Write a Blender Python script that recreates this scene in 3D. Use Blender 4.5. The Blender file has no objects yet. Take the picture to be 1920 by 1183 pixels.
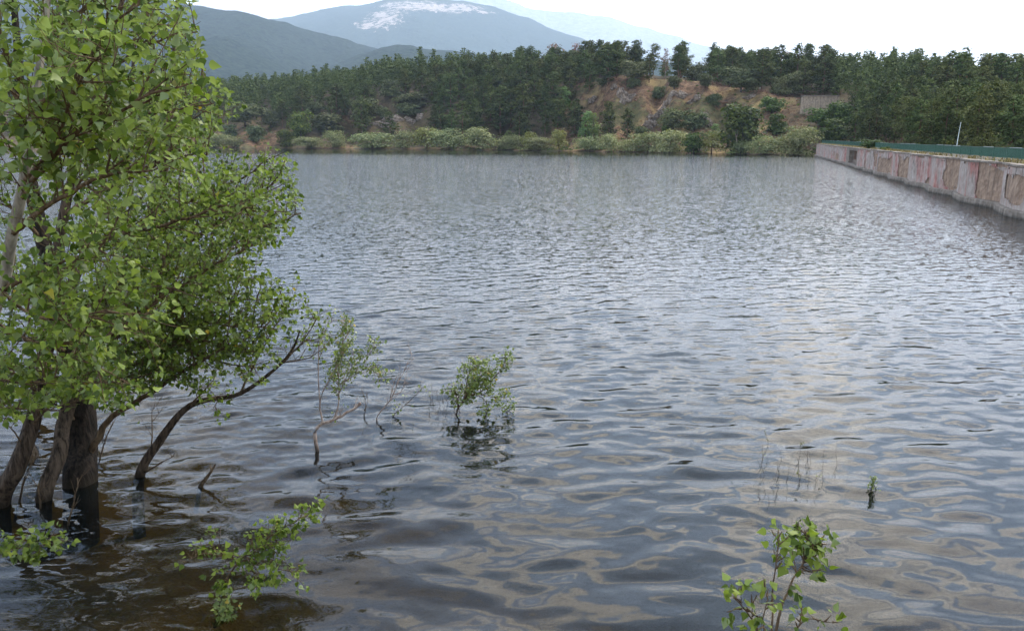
import bpy, math, random
import numpy as np
from mathutils import Vector, Matrix, Quaternion

random.seed(7); RNG = np.random.default_rng(11)
sc = bpy.context.scene
COL = sc.collection

# ------------------------------------------------------------------ camera
F = 1495.0; CX = 960.0; CY = 591.5; EYE = 5.0
TH = math.atan((CY - 258) / F); CT, ST = math.cos(TH), math.sin(TH)
cam = bpy.data.cameras.new("camera"); camo = bpy.data.objects.new("camera", cam); COL.objects.link(camo)
cam.sensor_width = 36; cam.lens = F / 1920 * 36; cam.clip_start = 0.1; cam.clip_end = 60000
camo.location = (0, 0, EYE); camo.rotation_euler = (math.pi / 2 - TH, 0, 0)
sc.camera = camo

# ------------------------------------------------------------------ light
SUN_AZ = math.radians(50); SUN_EL = math.radians(50)       # azimuth to the right of the view (+Y)
SKY = 0.1
world = bpy.data.worlds.new("World"); sc.world = world; world.use_nodes = True
nt = world.node_tree; nt.nodes.clear()
def N(nt, t, **kw):
    n = nt.nodes.new(t)
    for k, v in kw.items(): setattr(n, k, v)
    return n
def mathn(nt, op, a, b=None, clamp=False):
    n = N(nt, 'ShaderNodeMath', operation=op); n.use_clamp = clamp
    for i, v in enumerate((a, b)):
        if v is None: continue
        if isinstance(v, (int, float)): n.inputs[i].default_value = v
        else: nt.links.new(v, n.inputs[i])
    return n.outputs[0]
def mixc(nt, f, a, b, mode='MIX'):
    n = N(nt, 'ShaderNodeMix', data_type='RGBA', blend_type=mode)
    for i, v in ((0, f), (6, a), (7, b)):
        if isinstance(v, (int, float)): n.inputs[i].default_value = v
        elif isinstance(v, (tuple, list)): n.inputs[i].default_value = (*v, 1) if len(v) == 3 else v
        else: nt.links.new(v, n.inputs[i])
    return n.outputs[2]
def ramp(nt, f, stops, interp='LINEAR'):
    n = N(nt, 'ShaderNodeValToRGB'); cr = n.color_ramp; cr.interpolation = interp
    while len(cr.elements) < len(stops): cr.elements.new(0.5)
    for e, (p, c) in zip(cr.elements, stops):
        e.position = p; e.color = (*c, 1) if len(c) == 3 else c
    nt.links.new(f, n.inputs[0]); return n.outputs[0]
def noise(nt, vec, scale, detail=3, rough=0.5, dist=0.0):
    n = N(nt, 'ShaderNodeTexNoise'); n.inputs['Scale'].default_value = scale
    n.inputs['Detail'].default_value = detail; n.inputs['Roughness'].default_value = rough
    n.inputs['Distortion'].default_value = dist
    if vec is not None: nt.links.new(vec, n.inputs['Vector'])
    return n
sky = N(nt, 'ShaderNodeTexSky', sky_type='NISHITA'); sky.sun_disc = False
sky.sun_elevation = SUN_EL; sky.sun_rotation = SUN_AZ; sky.air_density = 1.0; sky.dust_density = 1.5
tc = N(nt, 'ShaderNodeTexCoord'); sx = N(nt, 'ShaderNodeSeparateXYZ'); nt.links.new(tc.outputs['Generated'], sx.inputs[0])
zc = mathn(nt, 'MAXIMUM', sx.outputs[2], 0.0); den = mathn(nt, 'ADD', zc, 0.16)
cb = N(nt, 'ShaderNodeCombineXYZ')
nt.links.new(mathn(nt, 'DIVIDE', sx.outputs[0], den), cb.inputs[0]); nt.links.new(mathn(nt, 'DIVIDE', sx.outputs[1], den), cb.inputs[1])
n1 = noise(nt, cb.outputs[0], 2.4, 5, 0.5, 0.3); n2 = noise(nt, cb.outputs[0], 0.7, 3, 0.5)
K = 1.6 / SKY
cloudcol = ramp(nt, n1.outputs[0], [(0.30, (0.34 * K, 0.43 * K, 0.58 * K)), (0.508, (0.56 * K, 0.68 * K, 0.86 * K)), (0.526, (1.12 * K, 1.06 * K, 0.96 * K)), (0.61, (1.30 * K, 1.20 * K, 1.06 * K)), (0.67, (.74 * K, .74 * K, .74 * K))])
cover = ramp(nt, n2.outputs[0], [(0.36, (0, 0, 0)), (0.52, (1, 1, 1))])
blue = mixc(nt, 1.0, sky.outputs[0], (1.5, 1.5, 1.6), 'MULTIPLY')
skyc = mixc(nt, mathn(nt, 'MAXIMUM', cover, 0.25), blue, cloudcol)
# the bank of bright white cloud low over the horizon, brightest below the veiled sun
low = ramp(nt, zc, [(0.10, (1, 1, 1)), (0.36, (0, 0, 0))])
skyc = mixc(nt, low, skyc, (1.15 * K, 1.12 * K, 1.08 * K))
dt = N(nt, 'ShaderNodeVectorMath', operation='DOT_PRODUCT'); nt.links.new(tc.outputs['Generated'], dt.inputs[0])
dt.inputs[1].default_value = (math.sin(.50) * .88, math.cos(.50) * .88, .47)
glow = ramp(nt, dt.outputs['Value'], [(0.2, (0.75, 0.79, 0.87)), (0.66, (0.88, 0.92, 0.98)), (0.98, (1.9, 1.87, 1.83))])
skyc = mixc(nt, 1.0, skyc, glow, 'MULTIPLY')
skyc = mixc(nt, 1.0, skyc, ramp(nt, zc, [(.42, (1, 1, 1)), (.78, (.74, .74, .74))]), 'MULTIPLY')
bg = N(nt, 'ShaderNodeBackground'); bg.inputs[1].default_value = SKY; nt.links.new(skyc, bg.inputs[0])
wo = N(nt, 'ShaderNodeOutputWorld'); nt.links.new(bg.outputs[0], wo.inputs[0])
sl = bpy.data.lights.new("sun", 'SUN'); sl.energy = 3.0; sl.angle = math.radians(10); sl.color = (1.0, 0.94, 0.84)
so = bpy.data.objects.new("sun", sl); COL.objects.link(so)
sdir = Vector((math.sin(SUN_AZ) * math.cos(SUN_EL), math.cos(SUN_AZ) * math.cos(SUN_EL), math.sin(SUN_EL)))
so.rotation_euler = sdir.to_track_quat('Z', 'Y').to_euler()
sc.view_settings.view_transform = 'Standard'; sc.view_settings.look = 'None'
sc.view_settings.exposure = 0.65; sc.view_settings.gamma = 1
sc.cycles.use_denoising = True
sc.cycles.max_bounces = 6; sc.cycles.transparent_max_bounces = 12; sc.cycles.volume_bounces = 1
sc.cycles.sample_clamp_indirect = 6

# ------------------------------------------------------------------ pixel <-> place
def ray(px, py):
    x = (px - CX) / F; y = (CY - py) / F
    return Vector((x, CT + y * ST, y * CT - ST))
def U(px, py, t): return Vector((0, 0, EYE)) + ray(px, py) * t
def G(px, py, z=0.0):
    r = ray(px, py); return Vector((0, 0, EYE)) + r * ((z - EYE) / r.z)
def proj(P):
    h = P[2] - EYE; d = P[1] * CT - h * ST
    return CX + F * P[0] / d, CY - F * (P[1] * ST + h * CT) / d
def zat(py, Y):                     # height of a point seen at row py when it stands at depth Y
    k = (CY - py) / F; return EYE + Y * (k * CT - ST) / (CT + k * ST)
def smooth(a, b, x):
    t = np.clip((x - a) / (b - a), 0, 1); return t * t * (3 - 2 * t)

# ------------------------------------------------------------------ numpy noise
_P = RNG.random((512, 512)).astype(np.float32)
def vn(x, y):
    xi = np.floor(x).astype(int); yi = np.floor(y).astype(int); fx = x - xi; fy = y - yi
    fx = fx * fx * (3 - 2 * fx); fy = fy * fy * (3 - 2 * fy)
    a = _P[xi & 511, yi & 511]; b = _P[(xi + 1) & 511, yi & 511]; c = _P[xi & 511, (yi + 1) & 511]; d = _P[(xi + 1) & 511, (yi + 1) & 511]
    return (a * (1 - fx) + b * fx) * (1 - fy) + (c * (1 - fx) + d * fx) * fy - 0.5
def fbm(x, y, o=5, g=0.5):
    s = 0; a = 1.0
    for i in range(o):
        s = s + a * vn(x * 2 ** i + 17.3 * i, y * 2 ** i + 5.1 * i); a *= g
    return s

# ------------------------------------------------------------------ object helpers
def tag(o, label=None, cat=None, group=None, kind=None):
    if label: o['label'] = label
    if cat: o['category'] = cat
    if group: o['group'] = group
    if kind: o['kind'] = kind
    return o
def link(o, parent=None):
    COL.objects.link(o)
    if parent is not None: o.parent = parent
    return o
def empty(name, loc, label, cat, group=None, rz=0):
    o = bpy.data.objects.new(name, None); link(o); o.location = loc; o.rotation_euler = (0, 0, rz)
    o.empty_display_size = 0.3
    return tag(o, label, cat, group)
def mesh_np(name, V, faces, mats, sm=False):
    """V (n,3); faces: (m,k) array or list of lists"""
    me = bpy.data.meshes.new(name)
    V = np.asarray(V, dtype=np.float32)
    if isinstance(faces, np.ndarray):
        m, k = faces.shape
        me.vertices.add(len(V)); me.vertices.foreach_set('co', V.ravel())
        me.loops.add(m * k); me.loops.foreach_set('vertex_index', faces.astype(np.int32).ravel())
        me.polygons.add(m)
        me.polygons.foreach_set('loop_start', np.arange(0, m * k, k, dtype=np.int32))
        me.polygons.foreach_set('loop_total', np.full(m, k, dtype=np.int32))
        me.update(calc_edges=True)
    else:
        me.from_pydata([tuple(v) for v in V], [], [list(map(int, f)) for f in faces]); me.update()
    for m_ in (mats if isinstance(mats, (list, tuple)) else [mats]): me.materials.append(m_)
    if sm: me.polygons.foreach_set('use_smooth', np.ones(len(me.polygons), dtype=bool))
    return me
def obj(name, me, parent=None):
    return link(bpy.data.objects.new(name, me), parent)

class MB:
    def __init__(s): s.V = []; s.F = []
    def tube(s, pts, rad, n=7, cap=True):
        b = len(s.V); pts = [Vector(p) for p in pts]; m = len(pts)
        up = Vector((0.3, 0.2, 0.93))
        for i, p in enumerate(pts):
            t = (pts[min(i + 1, m - 1)] - pts[max(i - 1, 0)]).normalized()
            a = t.cross(up)
            if a.length < 0.05: a = t.cross(Vector((1, 0, 0)))
            a.normalize(); c = t.cross(a)
            r = rad[i] if hasattr(rad, '__len__') else rad
            for j in range(n):
                q = 2 * math.pi * j / n
                s.V.append(p + a * (r * math.cos(q)) + c * (r * math.sin(q)))
        for i in range(m - 1):
            for j in range(n):
                k = (j + 1) % n
                s.F.append((b + i * n + j, b + i * n + k, b + (i + 1) * n + k, b + (i + 1) * n + j))
        if cap:
            s.F.append(tuple(b + j for j in range(n))[::-1]); s.F.append(tuple(b + (m - 1) * n + j for j in range(n)))
    def box(s, c, d, rz=0):
        b = len(s.V); ca, sa = math.cos(rz), math.sin(rz)
        for z in (-1, 1):
            for x, y in ((-1, -1), (1, -1), (1, 1), (-1, 1)):
                X = x * d[0] / 2; Y = y * d[1] / 2
                s.V.append(Vector((c[0] + X * ca - Y * sa, c[1] + X * sa + Y * ca, c[2] + z * d[2] / 2)))
        for f in ((3, 2, 1, 0), (4, 5, 6, 7), (0, 1, 5, 4), (1, 2, 6, 5), (2, 3, 7, 6), (3, 0, 4, 7)):
            s.F.append(tuple(b + i for i in f))
    def mesh(s, name, m, sm=False): return mesh_np(name, np.array([tuple(v) for v in s.V]), s.F, m, sm)
    def build(s, name, m, parent=None, sm=False): return obj(name, s.mesh(name, m, sm), parent)

# ------------------------------------------------------------------ materials
def newmat(name):
    m = bpy.data.materials.new(name); m.use_nodes = True; nt = m.node_tree
    b = nt.nodes['Principled BSDF']; return m, nt, b
def leafmat(name, stops, trans=0.35, rough=0.45, objvar=0.25, spec=0.5, back=None):
    m, nt, b = newmat(name); ge = N(nt, 'ShaderNodeNewGeometry')
    c = ramp(nt, ge.outputs['Random Per Island'], stops)
    if back: c = mixc(nt, mathn(nt, 'MULTIPLY', ge.outputs['Backfacing'], 0.75), c, back)
    oi = N(nt, 'ShaderNodeObjectInfo')
    if objvar:
        v = mathn(nt, 'ADD', mathn(nt, 'MULTIPLY', oi.outputs['Random'], 2 * objvar), 1 - objvar)
        hs = N(nt, 'ShaderNodeHueSaturation'); nt.links.new(c, hs.inputs['Color']); nt.links.new(v, hs.inputs['Value'])
        h = mathn(nt, 'ADD', mathn(nt, 'MULTIPLY', mathn(nt, 'FRACT', mathn(nt, 'MULTIPLY', oi.outputs['Random'], 7.31)), 0.05), 0.475)
        nt.links.new(h, hs.inputs['Hue']); c = hs.outputs[0]
    nt.links.new(c, b.inputs['Base Color']); b.inputs['Roughness'].default_value = rough
    b.inputs['Specular IOR Level'].default_value = spec
    tr = N(nt, 'ShaderNodeBsdfTranslucent')
    nt.links.new(mixc(nt, 1.0, c, (1.25, 1.35, 0.6), 'MULTIPLY'), tr.inputs[0])
    mx = N(nt, 'ShaderNodeMixShader'); mx.inputs[0].default_value = trans
    nt.links.new(b.outputs[0], mx.inputs[1]); nt.links.new(tr.outputs[0], mx.inputs[2])
    nt.links.new(mx.outputs[0], nt.nodes['Material Output'].inputs[0]); return m
def barkmat(name, c1, c2, scale=9, stretch=0.15, bump=0.6, rough=0.85):
    m, nt, b = newmat(name); t = N(nt, 'ShaderNodeTexCoord'); mp = N(nt, 'ShaderNodeMapping')
    mp.inputs['Scale'].default_value = (1, 1, stretch); nt.links.new(t.outputs['Object'], mp.inputs[0])
    n = noise(nt, mp.outputs[0], scale, 6, 0.65, 0.4)
    gz = N(nt, 'ShaderNodeNewGeometry'); sz = N(nt, 'ShaderNodeSeparateXYZ'); nt.links.new(gz.outputs['Position'], sz.inputs[0])
    wb = ramp(nt, mathn(nt, 'ADD', sz.outputs[2], mathn(nt, 'MULTIPLY', n.outputs[0], .25)), [(.16, (1, 1, 1)), (.34, (0, 0, 0))])
    nt.links.new(mixc(nt, mathn(nt, 'MULTIPLY', wb, .75), ramp(nt, n.outputs[0], [(0.38, c1), (0.62, c2)]), (.022, .017, .010)), b.inputs['Base Color']); b.inputs['Roughness'].default_value = rough; b.inputs['Specular IOR Level'].default_value = .12
    bp = N(nt, 'ShaderNodeBump'); bp.inputs['Strength'].default_value = bump; bp.inputs['Distance'].default_value = 0.05
    nt.links.new(n.outputs[0], bp.inputs['Height']); nt.links.new(bp.outputs[0], b.inputs['Normal']); return m
def plain(name, c, rough=0.7, var=0.3, scale=6, metal=0):
    m, nt, b = newmat(name); t = N(nt, 'ShaderNodeTexCoord'); n = noise(nt, t.outputs['Object'], scale, 5, 0.6)
    nt.links.new(ramp(nt, n.outputs[0], [(0.3, tuple(x * (1 - var) for x in c)), (0.7, tuple(min(1, x * (1 + var)) for x in c))]), b.inputs['Base Color'])
    b.inputs['Roughness'].default_value = rough; b.inputs['Metallic'].default_value = metal; return m

M = {}
M['poplar_leaf'] = leafmat('poplar_leaf', [(0, (.040, .068, .010)), (.40, (.105, .155, .02)), (.80, (.195, .25, .042)), (.9955, (.20, .26, .04)), (1.0, (.5, .32, .03))], 0.38, 0.42, 0.0, 0.22, back=(.22, .27, .14))
M['shrub_leaf'] = leafmat('shrub_leaf', [(0, (.085, .125, .03)), (.5, (.16, .21, .05)), (.97, (.25, .29, .08)), (1, (.5, .32, .04))], 0.33, 0.4, 0.0, 0.5, back=(.2, .24, .12))
M['pine'] = leafmat('pine_needles', [(0, (.022, .034, .009)), (.5, (.062, .083, .022)), (1, (.135, .15, .052))], 0.15, 0.8, 0.30, 0.08)
M['oak'] = leafmat('holm_oak_leaf', [(0, (.035, .045, .016)), (.5, (.085, .10, .038)), (1, (.16, .17, .08))], 0.15, 0.7, 0.2, 0.12)
M['willow'] = leafmat('willow_leaf', [(0, (.10, .12, .045)), (.5, (.20, .22, .10)), (1, (.36, .35, .18))], 0.25, 0.7, 0.18, 0.12)
M['green'] = leafmat('broadleaf', [(0, (.025, .045, .010)), (.5, (.06, .095, .018)), (1, (.14, .18, .038))], 0.25, 0.6, 0.22, 0.15)
M['bright'] = leafmat('young_poplar_leaf', [(0, (.08, .13, .03)), (.5, (.14, .21, .05)), (1, (.22, .30, .08))], 0.3, 0.5, 0.1, 0.4)
M['yellow'] = leafmat('yellowing_leaf', [(0, (.09, .10, .02)), (.5, (.15, .165, .03)), (1, (.25, .25, .05))], 0.25, 0.5, 0.15, 0.4)
M['dead'] = leafmat('dead_needles', [(0, (.11, .055, .035)), (.5, (.22, .115, .075)), (1, (.33, .20, .14))], 0.1, 0.8, 0.2, 0.2)
M['bark'] = barkmat('poplar_bark', (.018, .013, .009), (.11, .08, .055), 22, 0.14, 1.0)
M['shadebark'] = barkmat('shaded_poplar_bark', (.006, .005, .004), (.035, .027, .02), 22, 0.14, 1.0)  # bark colour darkened to carry the crown's shade on the thickest trunk
M['midbark'] = barkmat('grey_poplar_bark', (.022, .017, .012), (.14, .105, .075), 20, 0.16, 1.0)
M['palebark'] = barkmat('pale_poplar_bark', (.12, .105, .08), (.30, .27, .21), 10, 0.3, 0.4)
M['twig'] = barkmat('twig_bark', (.05, .032, .018), (.15, .105, .06), 20, 0.4, 0.3)
M['drytwig'] = barkmat('dry_twig_bark', (.20, .14, .11), (.42, .34, .28), 20, 0.4, 0.3)
M['pinebark'] = barkmat('pine_bark', (.09, .05, .03), (.22, .13, .085), 3, 0.3, 0.5)
M['darkbark'] = barkmat('oak_bark', (.03, .025, .02), (.09, .075, .06), 3, 0.3, 0.5)

# ------------------------------------------------------------------ the ground
DAMX = lambda Y: 18.3 + 0.2954 * Y
DAM_FAR = 223.0
_su = np.array([-2600, -300, 200, 360, 540, 700, 1000, 1290, 1450, 1545, 1700, 2200, 5000.])
_sp = np.array([274.5, 276, 276.5, 277.3, 278.6, 279.8, 283, 287.5, 290.5, 292.8, 293.5, 294, 294.])
def shoreY(u):
    py = np.interp(u, _su, _sp) + 0.35 * np.sin(u * 0.045) + 0.25 * np.sin(u * .11 + 1)
    k = (CY - py) / F; return -5 * (CT + k * ST) / (k * CT - ST)
# ground profile behind the shore: height at distances dY
_dk = np.array([0, 6, 14, 30, 50, 62, 90, 120, 200, 320, 600])
_pr = {-2600: [0, 1, 2, 5, 10, 14, 22, 28, 36, 40, 40], 360: [0, 1.2, 2.6, 6, 11, 14, 20, 25, 32, 36, 32], 520: [0, 1.2, 3, 7, 12, 15, 22, 27, 34, 38, 34],
       760: [0, .6, 1.5, 5, 12, 17, 27, 35, 41, 41, 34], 960: [0, .5, 1.2, 5, 13, 19, 29, 36, 39, 37, 30], 1080: [0, .5, 1.2, 5, 17, 25, 30.5, 33, 34, 32, 30],
       1200: [0, .5, 1.2, 6, 21, 27.5, 30.5, 32.5, 34, 32, 30], 1330: [0, .5, 1.3, 6, 19, 25, 29, 31, 33, 32, 30], 1440: [0, .6, 1.6, 6.5, 16, 21, 25, 28, 31, 31, 30],
       1560: [0, .8, 2.2, 8, 14, 16.5, 22, 26, 31, 32, 30], 1700: [-1, 0, 2, 7, 13, 17, 23, 27, 33, 35, 34], 1950: [-1, 0, 2, 6, 9, 11, 14, 16, 22, 26, 26], 5000: [-1, 0, 2, 6, 9, 11, 14, 16, 22, 26, 26]}
_pu = np.array(sorted(_pr)); _pt = np.array([_pr[k] for k in _pu])
def ground(X, Y, fine=True):
    X = np.asarray(X, float); Y = np.asarray(Y, float); Yq = np.maximum(Y, 2)
    u = CX + 1532 * X / Yq; dY = Y - shoreY(u)
    i = np.clip(np.searchsorted(_pu, u) - 1, 0, len(_pu) - 2); t = np.clip((u - _pu[i]) / (_pu[i + 1] - _pu[i]), 0, 1)
    d = np.maximum(dY, 0); j = np.clip(np.searchsorted(_dk, d, side='right') - 1, 0, len(_dk) - 2); s = np.clip((d - _dk[j]) / (_dk[j + 1] - _dk[j]), 0, 1)
    z = (_pt[i, j] * (1 - t) + _pt[i + 1, j] * t) * (1 - s) + (_pt[i, j + 1] * (1 - t) + _pt[i + 1, j + 1] * t) * s
    if fine:
        z = z + smooth(2, 30, dY) * (4.0 * fbm(X * .022, Y * .022, 3) + 1.8 * fbm(X * .12 + 9, Y * .12, 4))
    bed = -0.45 - 0.10 * np.clip(Y - 6, 0, 40) + 0.22 * fbm(X * .6, Y * .6, 4) - 0.0
    z = np.where(dY < 0, np.minimum(np.maximum(bed, 0.02 + 0.12 * dY), -.01), z)
    # behind the dam: the ground falls away from the crest, then climbs
    beh = X - DAMX(Y) - 3
    zb = np.minimum(z, 40)
    down = 1.0 + 0.6 * fbm(X * .05, Y * .05, 3) + np.clip(Y - 95, 0, 150) * (0.16 - .075 * smooth(1680, 1930, u)) * smooth(0, 55, beh)
    z = np.where((beh > 0) & (dY < 0), down, z)
    z = np.where((beh > 0) & (dY >= 0), np.maximum(z, np.minimum(down, 26) * smooth(110, 50, dY)), z)
    return z
def hit(px, py, lo=60, hi=900):
    r = ray(px, py); ts = np.linspace(lo, hi, 2500)
    X = r.x * ts; Y = r.y * ts; Z = EYE + r.z * ts
    g = ground(X, Y); w = np.nonzero((Z <= g) & (g > -0.05))[0]
    i = w[0] if len(w) else len(ts) - 1
    return Vector((X[i], Y[i], max(g[i], 0.0)))

def terrain_mat():
    m, nt, b = newmat('hillside_soil'); ge = N(nt, 'ShaderNodeNewGeometry'); P = ge.outputs['Position']
    a = N(nt, 'ShaderNodeAttribute'); a.attribute_name = 'bare'; w = N(nt, 'ShaderNodeAttribute'); w.attribute_name = 'bed'
    na = noise(nt, P, 0.10, 6, 0.62); nb = noise(nt, P, 0.55, 6, 0.7); nc = noise(nt, P, 0.045, 4, 0.6); nd = noise(nt, P, 2.0, 4, .6)
    soil = ramp(nt, nb.outputs[0], [(.34, (.028, .019, .012)), (.47, (.11, .062, .033)), (.60, (.19, .11, .06)), (.76, (.32, .24, .17))])
    dry = ramp(nt, nd.outputs[0], [(.3, (.17, .115, .045)), (.7, (.38, .27, .12))])
    grn = ramp(nt, nb.outputs[0], [(.3, (.03, .036, .014)), (.7, (.10, .10, .035))])
    c = mixc(nt, ramp(nt, na.outputs[0], [(.50, (0, 0, 0)), (.62, (1, 1, 1))]), soil, dry)
    c = mixc(nt, ramp(nt, nc.outputs[0], [(.50, (0, 0, 0)), (.62, (.8, .8, .8))]), c, grn)
    lit = ramp(nt, nb.outputs[0], [(.3, (.035, .028, .016)), (.7, (.12, .085, .04))])
    c = mixc(nt, a.outputs['Fac'], lit, c)
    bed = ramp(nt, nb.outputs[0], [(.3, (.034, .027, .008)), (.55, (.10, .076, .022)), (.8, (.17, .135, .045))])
    dim_ = N(nt, 'ShaderNodeAttribute'); dim_.attribute_name = 'deep_dim'; bed = mixc(nt, dim_.outputs['Fac'], bed, (.010, .012, .012))  # bed colour darkened in place of light absorbed by deep water
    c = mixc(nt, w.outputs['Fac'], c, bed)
    nt.links.new(c, b.inputs['Base Color']); b.inputs['Roughness'].default_value = 0.95; b.inputs['Specular IOR Level'].default_value = .2
    bp = N(nt, 'ShaderNodeBump'); bp.inputs['Distance'].default_value = 0.6; bp.inputs['Strength'].default_value = .8
    nt.links.new(nb.outputs[0], bp.inputs['Height']); nt.links.new(bp.outputs[0], b.inputs['Normal']); return m
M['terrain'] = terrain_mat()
def grid_faces(nr, ncol):
    a = (np.arange(nr - 1)[:, None] * ncol + np.arange(ncol - 1)[None, :]).ravel()
    return np.stack([a, a + 1, a + ncol + 1, a + ncol], 1)
def cols(step_in, step_out, a=-80, b=2000, lo=-2500, hi=4600):
    return np.concatenate([np.arange(lo, a, step_out), np.arange(a, b, step_in), np.arange(b, hi, step_out)]).astype(float)
uc = cols(5, 60)
yr = np.concatenate([np.exp(np.linspace(math.log(4.5), math.log(200), 130)), np.arange(202, 420, 1.5), np.arange(422, 900, 6)])
UU, YY = np.meshgrid(uc, yr); XX = YY * (UU - CX) / 1532; ZZ = ground(XX, YY)
me = mesh_np('terrain', np.stack([XX, YY, ZZ], -1).reshape(-1, 3), grid_faces(len(yr), len(uc)), M['terrain'], True)
py_ = CY - F * (YY * ST + (ZZ - EYE) * CT) / (YY * CT - (ZZ - EYE) * ST)
bare = smooth(1075, 1140, UU) * smooth(1520, 1440, UU) * smooth(95, 72, YY - shoreY(UU))
bare = np.maximum(bare, smooth(620, 480, UU) * smooth(320, 365, UU) * smooth(60, 20, YY - shoreY(UU)))
bare = np.maximum(bare, smooth(0.05, .2, fbm(XX * .03, YY * .03, 3)) * .9 * (UU < 1100) * (UU > 600) * smooth(90, 60, YY - shoreY(UU)))
bare = np.maximum(bare, smooth(14, 4, YY - shoreY(UU)) * .35)
at = me.attributes.new('bare', 'FLOAT', 'POINT'); at.data.foreach_set('value', bare.ravel().astype(np.float32))
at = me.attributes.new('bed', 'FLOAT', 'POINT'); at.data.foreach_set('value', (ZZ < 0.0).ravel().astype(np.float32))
at = me.attributes.new('deep_dim', 'FLOAT', 'POINT'); at.data.foreach_set('value', smooth(0, 4.0, (XX + 2.4) * .9 + (YY - 9.6) * .6 + fbm(XX * .5, YY * .5, 4) * 2).ravel().astype(np.float32))  # dimming mask for the bed colour, rising away from the left bank
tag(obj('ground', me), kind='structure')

# near bank under the camera, falling to the water
bx = np.arange(-46, 24, 0.6); by = np.arange(-14, 6.4, 0.3); BX, BY = np.meshgrid(bx, by)
BZ = 3.3 - np.clip(BY + .2, 0, 9) * 0.62 + .15 * fbm(BX, BY, 4); BZ = np.maximum(BZ, -0.6)
me = mesh_np('bank', np.stack([BX, BY, BZ], -1).reshape(-1, 3), grid_faces(len(by), len(bx)), M['terrain'], True)
at = me.attributes.new('bare', 'FLOAT', 'POINT'); at.data.foreach_set('value', np.ones(BX.size, np.float32) * .5)
at = me.attributes.new('bed', 'FLOAT', 'POINT'); at.data.foreach_set('value', (BZ < .1).ravel().astype(np.float32))
tag(obj('bank', me), kind='structure')

# ------------------------------------------------------------------ water
def water_mat():
    m, nt, b = newmat('lake_water'); nt.nodes.remove(b); out = nt.nodes['Material Output']
    ge = N(nt, 'ShaderNodeNewGeometry')
    at = N(nt, 'ShaderNodeAttribute'); at.attribute_name = 'ripple'
    def slope(rot, scl, s, det, amt):
        mp = N(nt, 'ShaderNodeMapping'); mp.inputs['Rotation'].default_value = (0, 0, rot); mp.inputs['Scale'].default_value = scl
        nt.links.new(ge.outputs['Position'], mp.inputs[0]); n = noise(nt, mp.outputs[0], s, det, .6)
        v = N(nt, 'ShaderNodeVectorMath', operation='SUBTRACT'); nt.links.new(n.outputs['Color'], v.inputs[0]); v.inputs[1].default_value = (.5, .5, .5)
        w = N(nt, 'ShaderNodeVectorMath', operation='MULTIPLY'); nt.links.new(v.outputs[0], w.inputs[0]); w.inputs[1].default_value = (amt * .85, amt, 0)
        return w.outputs[0]
    a = slope(-.25, (.62, 1, 1), 5.2, 3, .72); c = slope(-.1, (.7, 1, 1), 13, 2, .66)
    ad = N(nt, 'ShaderNodeVectorMath', operation='ADD'); nt.links.new(a, ad.inputs[0]); nt.links.new(c, ad.inputs[1])
    sc_ = N(nt, 'ShaderNodeVectorMath', operation='SCALE'); nt.links.new(ad.outputs[0], sc_.inputs[0]); nt.links.new(at.outputs['Fac'], sc_.inputs['Scale'])
    ad2 = N(nt, 'ShaderNodeVectorMath', operation='ADD'); nt.links.new(ge.outputs['Normal'], ad2.inputs[0]); nt.links.new(sc_.outputs[0], ad2.inputs[1])
    nn = N(nt, 'ShaderNodeVectorMath', operation='NORMALIZE'); nt.links.new(ad2.outputs[0], nn.inputs[0])
    fr = N(nt, 'ShaderNodeFresnel'); fr.inputs['IOR'].default_value = 1.34; nt.links.new(nn.outputs[0], fr.inputs['Normal'])
    gl = N(nt, 'ShaderNodeBsdfGlossy'); gl.inputs['Roughness'].default_value = .03; nt.links.new(nn.outputs[0], gl.inputs['Normal'])
    gl.inputs['Color'].default_value = (.97, .98, 1, 1)
    tr = N(nt, 'ShaderNodeBsdfTransparent'); tr.inputs[0].default_value = (.74, .64, .36, 1)
    df = N(nt, 'ShaderNodeBsdfDiffuse'); df.inputs[0].default_value = (.008, .012, .013, 1)
    m1 = N(nt, 'ShaderNodeMixShader'); m1.inputs[0].default_value = .40
    nt.links.new(tr.outputs[0], m1.inputs[1]); nt.links.new(df.outputs[0], m1.inputs[2])
    m2 = N(nt, 'ShaderNodeMixShader'); nt.links.new(fr.outputs[0], m2.inputs[0]); nt.links.new(m1.outputs[0], m2.inputs[1]); nt.links.new(gl.outputs[0], m2.inputs[2])
    nt.links.new(m2.outputs[0], out.inputs[0]); return m
M['water'] = water_mat()
uc = cols(2.6, 60, -60, 1985, -2500, 4600)
yr = np.concatenate([np.arange(3.0, 6.6, .12), np.exp(np.linspace(math.log(6.7), math.log(480), 1250))])
UU, YY = np.meshgrid(uc, yr); XX = YY * (UU - CX) / 1532
dy = np.gradient(yr)[:, None]; dxv = YY * 2.6 / 1532
ZZ = np.zeros_like(XX); NW = 130
lam = np.exp(RNG.uniform(math.log(.15), math.log(1.35), NW))
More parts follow.
